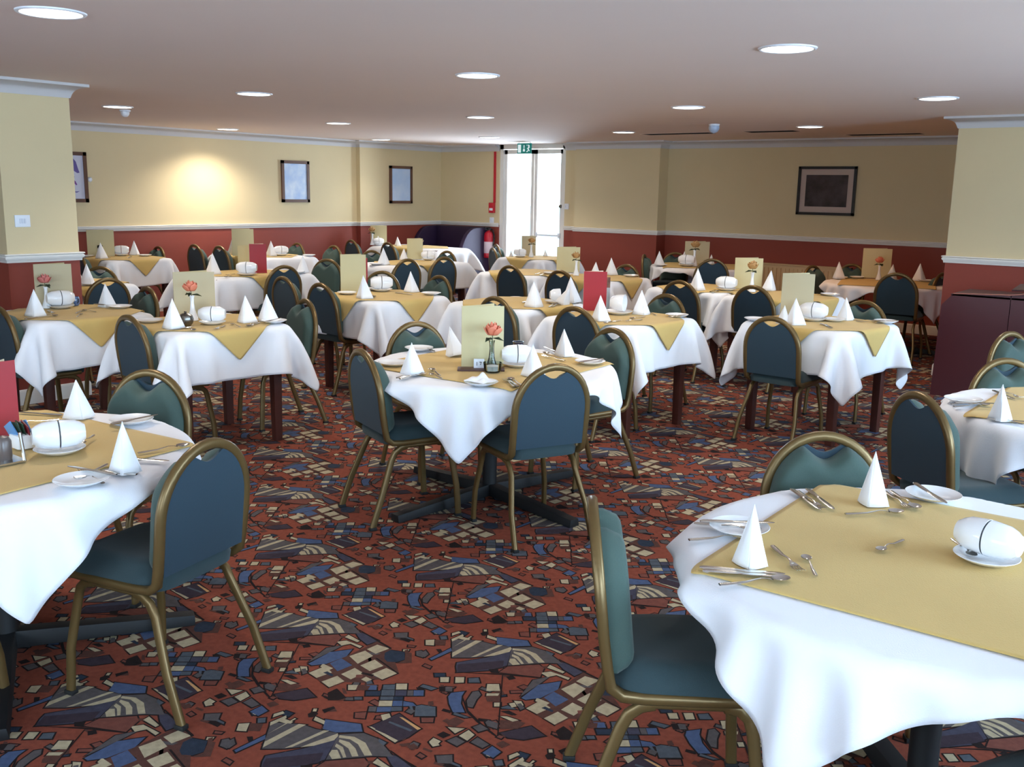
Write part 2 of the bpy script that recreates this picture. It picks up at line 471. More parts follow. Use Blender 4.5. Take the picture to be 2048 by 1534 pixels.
def grow(p, d):
    c = p.mean(0); e = np.roll(p,-1,0)-p; nr = np.stack([e[:,1],-e[:,0]],1); nr /= np.linalg.norm(nr,axis=1)[:,None]+1e-9
    q = nr+np.roll(nr,1,0); l = np.sum(q*q,1)[:,None]/2; q = q/np.maximum(l,.35)
    return p+q*d
basis = np.array((.0,.0))
cells = []
Mi = np.linalg.inv(np.stack([LA, LB], 1))
V_, F_, MI_ = [], [], []
def addp(p, z, mi):
    o = len(V_); V_.extend([(x, y, z) for x, y in p]); F_.append(tuple(range(o, o+len(p)))); MI_.append(mi)
layers = []
for i, (c, p) in enumerate(tile):
    p = norm_ccw(p); ij = np.floor(Mi @ p.mean(0)); p = p - LA*ij[0] - LB*ij[1]
    layers.append((c, p, i))
rg = random.Random(11)
frag = []
for k in range(70):                                      # small scattered fragments between the large motifs
    c0 = LA*rg.random()+LB*rg.random(); a = rg.choice((.1,.1,.7,-.6))+rg.uniform(-.2,.2); l, w_ = rg.uniform(.008,.03), rg.uniform(.004,.014)
    u_ = np.array((math.cos(a),math.sin(a))); n_ = np.array((-u_[1],u_[0])); j = lambda: rg.uniform(.7,1.2)
    frag.append((rg.choice('RRRMMKKGSDDC'), np.array([c0-u_*l*j()-n_*w_*j(), c0+u_*l*j()-n_*w_*j(), c0+u_*l*j()+n_*w_*j(), c0-u_*l*j()+n_*w_*j()])))
layers = [(c, norm_ccw(p), i*.1) for i, (c, p) in enumerate(frag)] + layers
cd = Vector((f0.x, f0.y)).normalized()
for a in range(-24, 14):
    for b in range(-14, 24):
        o = LA*a+LB*b; cx, cy = o + LA*.5+LB*.5
        if not (-11.6 < cx < 1.3 and -.4 < cy < 12.4): continue
        # only the floor the camera or a viewer a step beside it can see
        dv = Vector((cx, cy)); 
        if dv.length > 1 and dv.normalized().dot(cd) < .74: continue
        for c, p, i in layers:
            q = p+o
            if c not in 'KR': addp(grow(q, .0055), .0004+.0000025*i, ck.index('K')+1)
            addp(q, .0010+.0000025*i, ck.index(c)+1)
def carpet_mat(name, rgb):
    return mat(name, rgb, .95, noise=.32, nscale=45, bump=.25, bscale=400, spec=.15)
m_carp = carpet_mat('carpet_rust', (128, 66, 50))
cm = [m_carp] + [carpet_mat('carpet_'+n, COLS[k]) for k, n in zip(ck, ('cream','grey','blue','navy','slate','purple','black','mauve','brown','tan','violet'))]
o = len(V_); V_ += [(XW,YS,0),(XE,YS,0),(XE,YN,0),(XW,YN,0),(XW,YS,-.1),(XE,YS,-.1),(XE,YN,-.1),(XW,YN,-.1)]
for f in ((0,1,2,3),(7,6,5,4),(0,4,5,1),(1,5,6,2),(2,6,7,3),(3,7,4,0)): F_.append(tuple(o+i for i in f)); MI_.append(0)
me = bpy.data.meshes.new('floor'); me.from_pydata(V_, [], F_)
for m in cm: me.materials.append(m)
me.polygons.foreach_set('material_index', MI_); me.update()
fl = obj('floor', me); fl['kind'] = 'structure'

# ------------------------------------------------------------------ lamps
def downlight_src():
    t = thing('ceiling_downlight', '', 'ceiling light')
    r = MB(); r.lathe([(.129,0),(.131,-.006),(.14,-.008),(.148,-.004),(.15,.002),(.129,.002)], 40, cap=False); build(r, 'rim', m_plastic, t)
    d = MB(); d.lathe([(0,-.005),(.07,-.006),(.13,-.003),(.13,.001),(0,.001)], 40); build(d, 'diffuser', mat('lamp_diffuser', (255,250,240), .4, emit=(255,246,232), estr=7), t)
    return t
DL = Kit(downlight_src(), 'ceiling light', 'recessed round ceiling lights')
LPX = dict(A=(102,24,'nearest the top left corner of the ceiling'), B=(508,187,'first right of the left pillar head'), C=(955,150,'nearest in the middle of the ceiling'), D=(1575,96,'large and near on the right half of the ceiling'),
  E=(235,213,'just right of the left pillar, with a detector beneath it'), F=(676,246,'halfway back above the left tables'), G=(960,234,'second in the line leading to the bright door'), H=(1376,214,'left of the dome detector on the right ceiling'),
  I=(1876,196,'nearest the right pillar'), J=(455,258,'close to the left wall, throwing a scallop of light on it'), K=(761,279,'farthest back beside the left wall pilaster'), L=(978,274,'farthest back, next to the bright door'),
  M=(1247,264,'farthest back before the right-hand pier'), N=(1620,253,'warm-toned one above the black framed picture'))
lspot = {}
for key, (u, v, wh) in LPX.items():
    p = at(u, v, CEIL)
    DL.put((p.x, p.y, CEIL-.002), 0, 'round recessed ceiling light, ' + wh)
    L = bpy.data.lights.new('downlight_beam', 'SPOT'); L.energy = 76; L.spot_size = math.radians(136); L.spot_blend = .45; L.shadow_soft_size = .1
    L.color = (1, .93, .82) if key != 'N' else (1, .52, .22)
    if key == 'N': L.energy = 50
    if key in 'MI': L.energy = 50
    if key in 'EB': L.energy = 88
    if key == 'J': L.energy = 150; L.spot_size = math.radians(142); L.spot_blend = .75
    if key == 'K': L.energy = 34; L.spot_size = math.radians(110); L.spot_blend = .9
    lo = bpy.data.objects.new('downlight_beam', L); C.objects.link(lo); lo.location = (p.x, p.y, CEIL-.03)
# daylight: through the east windows and the glazed door
def area(name, loc, rot, sx, sy, e, col):
    L = bpy.data.lights.new(name, 'AREA'); L.shape = 'RECTANGLE'; L.size = sx; L.size_y = sy; L.energy = e; L.color = col
    o = bpy.data.objects.new(name, L); C.objects.link(o); o.location = loc; o.rotation_euler = rot
for a, b in WINS:
    area('window_daylight', (XE+.3, (a+b)/2, 1.5), (0, PI/2, 0), 1.4, b-a, 165, (.48, .73, 1))
for a, b in SWINS:
    area('window_daylight', ((a+b)/2, YS-.3, 1.5), (PI/2, 0, 0), b-a, 1.4, 55, (.42, .70, 1))
area('door_daylight', ((DX0+DX1)/2, YN+.35, 1.25), (-PI/2, 0, 0), 1.25, 2.3, 170, (.72, .86, 1))
w = bpy.data.worlds.new('sky'); bpy.context.scene.world = w; w.use_nodes = True
bg = w.node_tree.nodes['Background']; bg.inputs['Color'].default_value = (.86, .95, 1, 1); bg.inputs['Strength'].default_value = 7

# ------------------------------------------------------------------ wall things
def picture(name, label, p00, p11, axis, art, fm, fw, mount=None):
    """axis 'X': hangs on the west wall (faces +X); 'Y': on the north wall (faces -Y)"""
    t = thing(name, label, 'picture')
    if axis == 'X':
        x = p00[0]; w_, h_ = abs(p11[1]-p00[1]), abs(p11[2]-p00[2]); t.location = (x, (p00[1]+p11[1])/2, (p00[2]+p11[2])/2); t.rotation_euler = (0,0,PI/2)
    else:
        w_, h_ = abs(p11[0]-p00[0]), abs(p11[2]-p00[2]); t.location = ((p00[0]+p11[0])/2, p00[1], (p00[2]+p11[2])/2)
    a, b = w_/2, h_/2
    f = MB()
    for q in (((-a,-.03,b-fw),(a,0,b)),((-a,-.03,-b),(a,0,-b+fw)),((-a,-.03,-b),(-a+fw,0,b)),((a-fw,-.03,-b),(a,0,b))): f.box(*q)
    build(f, 'frame', fm, t, smooth=False)
    mw = 0
    if mount:
        mw = mount; g = MB(); g.box((-a+fw,-.012,-b+fw),(a-fw,-.004,b-fw)); build(g, 'mount', m_mount, t, smooth=False)
    s = MB(); s.box((-a+fw+mw,-.016,-b+fw+mw),(a-fw-mw,-.010,b-fw-mw)); pr = build(s, 'print', art, t, smooth=False)
    return t, pr, (a-fw-mw, b-fw-mw)
def art_mat(name, c1, c2, scale):
    m = bpy.data.materials.new(name); m.use_nodes = True; nt = m.node_tree; b = nt.nodes['Principled BSDF']; b.inputs['Roughness'].default_value = .25
    tc = nt.nodes.new('ShaderNodeTexCoord'); n = nt.nodes.new('ShaderNodeTexNoise'); n.inputs['Scale'].default_value = scale; n.inputs['Detail'].default_value = 5
    r = nt.nodes.new('ShaderNodeValToRGB'); r.color_ramp.elements[0].color = (*lin(c1),1); r.color_ramp.elements[1].color = (*lin(c2),1); r.color_ramp.elements[0].position = .35; r.color_ramp.elements[1].position = .65
    nt.links.new(tc.outputs['Object'], n.inputs['Vector']); nt.links.new(n.outputs['Fac'], r.inputs['Fac']); nt.links.new(r.outputs['Color'], b.inputs['Base Color'])
    return m
t, pr, (aw, ah) = picture('framed_picture', 'brown framed print of purple ink shapes on white beside the left pillar', (XW+.001,5.92,2.085), (XW,6.455,1.465), 'X', m_pwhite, m_frame, .045)
m_ink = mat('violet_ink', (96,84,150), .5); m_ink2 = mat('purple_ink', (120,64,140), .5)
sh = MB()
def blob(pts, mi, y=-.0185): sh.add([(x,y,z) for x,z in pts], [tuple(range(len(pts)))], mi)
blob([(.01,.16),(.05,.215),(.10,.225),(.13,.19),(.155,.10),(.17,.055),(.14,.05),(.09,.08),(.05,.10),(.02,.12)], 0)
blob([(.02,.07),(.05,.075),(.055,.05),(.09,.045),(.10,.0),(.085,-.03),(.11,-.05),(.13,-.09),(.12,-.10),(.07,-.06),(.06,-.02),(.045,.0),(.035,.03)], 1)
blob([(.03,-.17),(.07,-.185),(.12,-.19),(.16,-.17),(.12,-.175),(.08,-.175),(.035,-.162)], 0)
blob([(.06,-.05),(.08,-.08),(.075,-.11),(.055,-.1)], 1)
sh.box((.02,-.0186,-.01),(.021,-.0185,-.009))
build(sh, 'ink_drawing', [m_ink, m_ink2], pr, smooth=False)
picture('framed_picture', 'brown framed pale blue print in the middle of the left wall', (XW+.001,9.49,2.092), (XW,10.015,1.473), 'X', art_mat('blue_wash', (176,202,240), (222,234,250), 5), m_frame, .045)
picture('framed_picture', 'brown framed light blue print nearest the corner booth', (XN+.001,11.645,2.078), (XN,12.17,1.461), 'X', art_mat('blue_wash_plain', (176,206,244), (206,224,250), 3), m_frame, .045)
picture('framed_picture', 'black framed dark landscape print with wide mount on the right-hand wall', (-5.425,YN-.001,2.09), (-4.637,YN,1.456), 'Y', art_mat('dark_landscape', (44,34,36), (74,62,66), 6), m_fblk, .035, .075)
# light switch on the left pillar, knob on the west wall, switch by the door
def switch(label, loc, rz, w_=.09, n=3, name='light_switch'):
    t = thing(name, label, 'switch', loc, rz)
    b = MB(); b.box((-w_/2,-.012,-.045),(w_/2,0,.045)); build(b, 'plate', m_plastic, t, bevel=.003)
    for i in range(n):
        r = MB(); r.box((-.024+i*.017,-.017,-.018),(-.011+i*.017,-.011,.018)); build(r, 'rocker', mat('rocker_grey', (214,218,228), .4), t, bevel=.002)
    return t
p = atX(44, 442, -7.6); switch('white triple light switch on the left pillar', (-7.6, p.y, p.z), PI/2, .115, 3)
p = atY(1134, 413, YN); switch('small white switch on the wall right of the bright door', (p.x, YN, p.z), 0, .08, 1)
p = atY(984, 440, YN); switch('grey wall socket plate left of the bright door', (p.x, YN, p.z), 0, .09, 2, 'wall_socket')
kb = MB(); kb.lathe([(.03,0),(.032,.01),(.02,.03),(0,.034)], 16, axis=(1,0,0)); p = atX(179, 359, XW)
tag(build(kb, 'wall_sensor', m_plastic, None, (XW, p.y, p.z)), 'tiny white round sensor on the wall right of the purple ink picture', 'sensor')
# fire alarm call point with red conduit, extinguisher, exit sign
t = thing('fire_alarm_point', 'red fire alarm call point with red conduit above it left of the bright door', 'fire alarm', (atY(986,405,YN).x, YN, 1.42))
b = MB(); b.box((-.055,-.05,-.09),(.055,0,.08)); build(b, 'call_point', m_fire, t, bevel=.006)
b = MB(); b.box((-.035,-.056,-.05),(.035,-.048,-.01)); build(b, 'glass_window', m_plastic, t, bevel=.002)
b = MB(); b.box((.03,-.03,.08),(.06,0,CEIL-1.42-.11)); build(b, 'conduit', m_fire, t, smooth=False)
px = atY(977, 470, YN-.12)
t = thing('fire_extinguisher', 'red fire extinguisher with pale label hanging between booth and bright door', 'fire extinguisher', (px.x, YN-.12, .58))
b = MB(); b.lathe([(0,0),(.07,0),(.078,.01),(.08,.03),(.08,.36),(.07,.41),(.04,.44),(.022,.45),(.022,.47),(0,.47)], 28); build(b, 'cylinder', m_fire, t)
b = MB(); b.lathe([(.0805,.08),(.0812,.081),(.0812,.27),(.0805,.271)], 28, cap=False); build(b, 'label_band', mat('pale_label', (226,204,208), .5), t)
b = MB(); b.box((-.02,-.03,.46),(.02,.05,.5)); b.box((-.012,-.11,.5),(.012,.03,.515)); b.box((-.012,-.1,.47),(.012,-.02,.482)); b.tube([(0,.04,.48),(.05,.05,.47),(.1,.03,.38),(.105,0,.2)], .022); build(b, 'valve_and_hose', m_blk, t)
b = MB(); b.box((-.03,.07,.3),(.03,.12,.36)); build(b, 'bracket', m_sil, t)
px = atY(1049, 297, 12.3)
t = thing('exit_sign', 'green exit sign with white door, arrow and running figure hanging before the bright door', 'sign', (px.x, 12.3, px.z))
sw, shh = .135, .078
b = MB(); b.box((-sw,-.012,-shh),(sw,.012,shh)); build(b, 'panel', m_green, t, bevel=.002)
def sg(name, polys):
    s_ = MB()
    for pl in polys: s_.prism(pl, 0, .003)
    s_.xf(Matrix.Translation((0,-.012,0)) @ Matrix.Rotation(PI/2, 4, 'X')); build(s_, name, m_signw, t, smooth=False)
sg('door_symbol', [[(-.118,-.062),(-.06,-.062),(-.06,.058),(-.118,.058)]])
sg('arrow_symbol', [[(-.018,-.045),(.018,-.045),(.018,-.02),(.006,0),(-.006,0),(-.018,-.02)], [(-.008,.008),(.01,.008),(.01,.05),(-.008,.05)]])
sg('running_figure', [[(.052,.0),(.075,.004),(.085,.03),(.07,.05),(.09,.056),(.108,.048),(.112,.01),(.09,-.002),(.115,-.04),(.1,-.042),(.09,-.025),(.07,-.055),(.048,-.055),(.05,-.042),(.068,-.038),(.08,-.01)], [(.054,.04),(.064,.052),(.06,.058),(.05,.05)]])
b = MB()
for x in (-.11,.11): b.tube([(x,0,shh),(x,0,CEIL-px.z)], .008, n=6)
build(b, 'hanger', m_sil, t)
# detectors and ceiling slots
def detector(label, u, v, r=.055, dome=False):
    p = at(u, v, CEIL-.03); t = thing('smoke_detector', label, 'smoke detector', (p.x, p.y, CEIL))
    b = MB(); b.lathe([(r,.001),(r,-.012),(r*.9,-.018),(0,-.018)], 24); build(b, 'base_plate', m_plastic, t)
    b = MB(); b.lathe([(r*.75,-.017),(r*.78,-.035),(r*.6,-.058),(r*.3,-.07),(0,-.072)] if not dome else [(r*.9,-.017),(r*.98,-.035),(r*.9,-.06),(r*.6,-.085),(0,-.098)], 24); build(b, 'sensor_head', m_plastic if not dome else mat('bluish_dome', (176,192,216), .3), t)
detector('small white smoke detector below the downlight by the left pillar', 250, 226)
detector('bluish dome detector on the right ceiling', 1428, 254, .06, True)
for (u0,v0,u1,v1), lb in (((1290,269,1425,266),'thin dark ceiling slot left of all, running to the dome detector'),((1490,263.5,1597,262.5),'short dark ceiling slot in the middle beside the warm light'),((1695,270,1845,267.5),'dark ceiling slot nearest the right pillar')):
    p, q = at(u0,v0,CEIL), at(u1,v1,CEIL); yy = (p.y+q.y)/2
    s_ = MB(); s_.box((p.x,yy-.12,CEIL-.0012),(q.x,yy+.12,CEIL+.002))
    tg = thing('ceiling_vent', lb, 'vent', (0,0,0), 0, 'dark linear ceiling slots'); build(s_, 'slot', m_slot, tg, smooth=False)
    s_ = MB(); s_.box((p.x-.01,yy-.13,CEIL-.0015),(q.x+.01,yy-.12,CEIL+.002)); s_.box((p.x-.01,yy+.12,CEIL-.0015),(q.x+.01,yy+.13,CEIL+.002)); build(s_, 'flange', m_ceil, tg, smooth=False)
# radiator
t = thing('radiator', 'long beige panel radiator under the black framed picture', 'radiator', (-5.3,YN-.09,0))
b = MB(); b.box((-.62,-.06,.16),(.72,-.045,.77))
for i in range(22): b.tube([(-.59+i*.06,-.062,.2),(-.59+i*.06,-.062,.73)], .022, n=6)
build(b, 'panel', m_rad, t)
b = MB(); b.box((-.62,-.06,.765),(.72,.05,.785)); b.box((-.62,-.06,.16),(-.61,.05,.785)); b.box((.71,-.06,.16),(.72,.05,.785)); build(b, 'casing', m_rad, t, smooth=False)
b = MB(); b.tube([(.66,0,.16),(.66,0,.0)], .02); b.tube([(-.56,0,.16),(-.56,0,0)], .02); build(b, 'pipe', m_rad, t)
b = MB(); b.box((-.5,.04,.5),(-.45,.08,.6)); b.box((.5,.04,.5),(.55,.08,.6)); build(b, 'wall_bracket', m_rad, t)
# corner booth
t = thing('corner_booth', 'high backed dark purple vinyl booth bench in the back left corner', 'bench', (-11.50,YN-.05,0))
b = MB(); b.box((-.45,-.16,.0),(.62,0,1.09)); build(b, 'backrest', m_purp, t, bevel=.02)
b = MB(); b.box((-.45,-.68,.3),(.62,-.14,.47)); build(b, 'seat', m_purp, t, bevel=.03)
b = MB(); b.box((-.45,-.62,.0),(.62,-.16,.3)); build(b, 'plinth', m_blk, t, smooth=False)
def wing(x0, x1, lab):
    pts = [(0,0)] + [(-.02,0)] + [(-.72,0),(-.74,.45)] + [(-.74+.40*(1-math.cos(a))*1.0, .45+.63*math.sin(a)) for a in [PI/2*i/8 for i in range(1,9)]] + [(0,1.09)]
    w_ = MB(); n = len(pts); w_.add([(x0,y,z) for y,z in pts]+[(x1,y,z) for y,z in pts], [tuple(range(n)), tuple(range(2*n-1,n-1,-1))]+[(i,n+i,n+(i+1)%n,(i+1)%n) for i in range(n)])
    build(w_, 'wing_panel', m_purp, t, bevel=.012)
wing(.6, .68, ''); wing(-.48, -.40, '')
# waiter station at the right
t = thing('waiter_station', 'dark maroon waiter station with chamfered panel before the right pillar', 'cabinet', (-2.4,8.92,0))
b = MB(); pl = [(0,0),(.56,0),(.56,.92),(.11,.90),(.02,.80)]
b.add([(x,0,z) for x,z in pl]+[(x,.04,z) for x,z in pl], [(0,1,2,3,4),(9,8,7,6,5)]+[(i,5+i,5+(i+1)%5,(i+1)%5) for i in range(5)]); build(b, 'side_panel', m_maroon, t, smooth=False)
b = MB(); pl = [(.565,0),(1.9,0),(1.9,1.06),(.85,1.02),(.62,.93),(.565,.92)]
b.add([(x,.0,z) for x,z in pl]+[(x,.04,z) for x,z in pl], [(0,1,2,3,4,5),(11,10,9,8,7,6)]+[(i,6+i,6+(i+1)%6,(i+1)%6) for i in range(6)]); build(b, 'front_panel', m_maroon, t, smooth=False)
b = MB(); b.box((.02,.04,.10),(1.9,.6,.12)); b.box((.02,.04,.45),(1.9,.6,.47)); build(b, 'shelf', m_maroon, t, smooth=False)
b = MB(); b.box((.05,.58,.0),(1.9,.62,.86)); build(b, 'back_panel', m_maroon, t, smooth=False)
b = MB(); b.box((.09,.0,.885),(1.9,.62,.90)); build(b, 'top_board', m_maroon, t, smooth=False)
b = MB(); b.add([(.5,.3,.93),(1.9,.1,.99),(1.9,.6,1.08),(.5,.6,.96),(.5,.3,.945),(1.9,.1,1.01),(1.9,.6,1.10),(.5,.6,.975)], [(0,3,2,1),(4,5,6,7),(0,1,5,4),(1,2,6,5),(2,3,7,6),(3,0,4,7)]); build(b, 'sloping_lid', m_maroon, t, smooth=False)
b = MB(); b.tube([(.11,-.004,.903),(.56,-.004,.923),(.64,-.004,.935),(.87,-.004,1.025),(1.9,-.004,1.065)], .012, n=6); build(b, 'edge_strip', m_maroon2, t)

# ------------------------------------------------------------------ chair
def arc(cx, cy, r, a0, a1, n): return [(cx+r*math.cos(a0+(a1-a0)*i/n), cy+r*math.sin(a0+(a1-a0)*i/n)) for i in range(n+1)]
def tilt(z): return max(0, (.89-z))*.11                  # the back leans away from the sitter
def arch_z(x, w=.197, zs=.665, top=.885): return zs+(top-zs)*math.sqrt(max(0, 1-(x/w)**2))
def chair_src():
    t = thing('dining_chair', '', 'chair')
    # back frame: one bent bar from seat rail up over the arch and down again
    path = []
    R = .197
    side = [(.187,.43,.432),(.19,.3,.432),(.19,.14,.432),(.192,.085,.437),(.194,.055,.46),(.195,.045,.51),(R,tilt(.6),.60)]
    path += side
    for i in range(0, 21):
        a = PI*i/20; x = R*math.cos(a); z = .665+.218*math.sin(a); path.append((x, tilt(z), z))
    path += [(-x, y, z) for x, y, z in side[::-1]]
    P = [Vector(p) for p in path]; N = len(P); vs = []; hw, hd = .0165, .0145
    for i in range(N):
        tg_ = (P[min(i+1,N-1)]-P[max(i-1,0)]).normalized()
        # in-plane normal pointing to the middle of the chair
        if 5 <= i <= N-6: dn = Vector((0,1,-.11)).normalized()
        else: dn = None
        ax = Vector((1,0,0)) if dn is None else tg_.cross(Vector((0,1,.11)).normalized())
        if dn is None:
            b1 = Vector((0,0,1)); b1 = (b1-tg_*b1.dot(tg_)); b1 = b1.normalized() if b1.length > .2 else Vector((0,1,0)); b2 = tg_.cross(b1).normalized()
            if i > N/2: pass
            b1, b2 = b2, b1
        else: b1 = ax.normalized(); b2 = Vector((0,1,.11)).normalized()
        for sx, sy in ((.6,1),(1,.55),(1,-.55),(.6,-1),(-.6,-1),(-1,-.55),(-1,.55),(-.6,1)): vs.append(P[i]+b1*hw*sx+b2*hd*sy)
    bf = MB(); k = 8; fs = []
    for i in range(N-1):
        # match rings so that the seam never twists
        best, bo = None, 0
        A = vs[i*k:(i+1)*k]; B = vs[(i+1)*k:(i+2)*k]
        cands = []
        for rev in (0, 1):
            Bq = B[::-1] if rev else B
            for of in range(k):
                d = sum((A[j]-Bq[(j+of) % k]).length for j in range(k)); cands.append((d, rev, of))
        d, rev, of = min(cands); Bq = B[::-1] if rev else B
        vs[(i+1)*k:(i+2)*k] = [Bq[(j+of) % k] for j in range(k)]
    for i in range(N-1):
        for j in range(k): j2 = (j+1) % k; fs.append((i*k+j, i*k+j2, (i+1)*k+j2, (i+1)*k+j))
    fs += [tuple(range(k)), tuple((N-1)*k+j for j in range(k))]
    bf.add(vs, fs); me_ = bf.mesh('back_frame', m_gold, angle=50)
    bm = bmesh.new(); bm.from_mesh(me_); bmesh.ops.recalc_face_normals(bm, faces=bm.faces); bm.to_mesh(me_); bm.free()
    obj('back_frame', me_, t)
    # front pad with the notch of the hand hole
    def pad(name, m, zb, notch, nw, th, yoff, bulge, w, inset=0):
        ns, nt_ = 29, 22; fr = np.zeros((nt_, ns, 3)); bk = np.zeros((nt_, ns, 3))
        for j in range(ns):
            x = -w + 2*w*j/(ns-1)
            top = arch_z(min(abs(x), w*.999)*.185/w if w > .185 else x, .186, .665, .868)
            u_ = min(1, abs(x)/nw); sm = u_*u_*(3-2*u_)
            top = min(top, notch + (.868-notch)*sm*1.05)
            for i in range(nt_):
                s_ = i/(nt_-1); z = zb+(top-zb)*s_
                ex = min(1, (1-abs(x)/w)/.22); ez = min(1, min(s_, 1-s_)/.14)
                e = math.sqrt(max(0, 1-(1-ex)**2))*math.sqrt(max(0, 1-(1-ez)**2))
                y = tilt(z)+yoff
                fr[i,j] = (x, y+th*(.35+.65*e) if bulge else y+th, z); bk[i,j] = (x, y, z)
        g = MB(); g.grid(fr, flip=True); g.grid(bk)
        o2 = nt_*ns
        loop = [(0,j) for j in range(ns)]+[(i,ns-1) for i in range(1,nt_)]+[(nt_-1,j) for j in range(ns-2,-1,-1)]+[(i,0) for i in range(nt_-2,0,-1)]
        for a in range(len(loop)):
            p1, p2 = loop[a], loop[(a+1) % len(loop)]
            i1, i2 = p1[0]*ns+p1[1], p2[0]*ns+p2[1]; g.f.append((i1, i2, o2+i2, o2+i1)); g.m.append(0)
        m2 = g.mesh(name, m, angle=60); bm = bmesh.new(); bm.from_mesh(m2); bmesh.ops.recalc_face_normals(bm, faces=bm.faces); bm.to_mesh(m2); bm.free()
        return obj(name, m2, t)
    pad('backrest', m_fab, .495, .803, .118, .074, .002, True, .186)
    pad('back_panel', m_fabb, .485, .826, .105, .010, -.010, False, .183)
    # seat
    ns = 17; fr = np.zeros((ns, ns, 3)); bt = np.zeros((ns, ns, 3))
    for i in range(ns):
        for j in range(ns):
            a, b = -1+2*j/(ns-1), -1+2*i/(ns-1)
            q = max(abs(a), abs(b)); L = math.hypot(a, b) or 1; r_ = (abs(a)**6+abs(b)**6)**(1/6) or 1
            k_ = q/r_ if q else 1
            ww = .205-.012*(1-b)/2; x, y = a*k_*ww, .265+b*k_*.215
            e = 1-max(0, (q-.72)/.28)**2.6
            fr[i,j] = (x, y, .455+.057*e); bt[i,j] = (x*.98, .265+(y-.265)*.98, .425)
    g = MB(); g.grid(fr); g.grid(bt, flip=True); o2 = ns*ns
    loop = [(0,j) for j in range(ns)]+[(i,ns-1) for i in range(1,ns)]+[(ns-1,j) for j in range(ns-2,-1,-1)]+[(i,0) for i in range(ns-2,0,-1)]
    for a in range(len(loop)):
        p1, p2 = loop[a], loop[(a+1) % len(loop)]; i1, i2 = p1[0]*ns+p1[1], p2[0]*ns+p2[1]; g.f.append((i2, i1, o2+i1, o2+i2)); g.m.append(0)
    build(g, 'seat', m_seat, t, angle=70)
    for sx in (-1, 1):
        x0, x1 = .178*sx, .205*sx
        rear = [(x1*1.04,-.035,.012),(x1*1.01,.02,.17),(x0,.085,.34),(x0,.105,.38),(x0,.135,.402),(x0,.17,.41)]
        fron = [(x1*1.02,.455,.012),(x1,.445,.17),(x0,.425,.34),(x0,.412,.38),(x0,.388,.402),(x0,.35,.41)]
        for pth in (rear, fron):
            l = MB(); l.tube(pth, .032, .021, rect=True, up=(0,1,.2)); lg = build(l, 'leg', m_gold, t, angle=50)
            x, y, z = pth[0]; c_ = MB(); c_.box((x-.014,y-.019,0),(x+.014,y+.019,.016)); build(c_, 'foot_cap', m_blk, lg, bevel=.003)
        r_ = MB(); r_.tube([(x0,.16,.41),(x0,.36,.41)], .021, .022, rect=True, up=(0,0,1)); build(r_, 'seat_rail', m_gold, t, angle=50)
    return t
CH = Kit(chair_src(), 'chair', 'banquet chairs around the tables')
def chair(u, v, fx, fy, label, z=.90, push=0, sc=1.):
    p = at(u, v, z*sc); f = Vector((fx, fy)).normalized()
    CH.put((p.x+f.x*push, p.y+f.y*push, 0), face_rz(fx, fy), label, None, sc if sc != 1 else None)

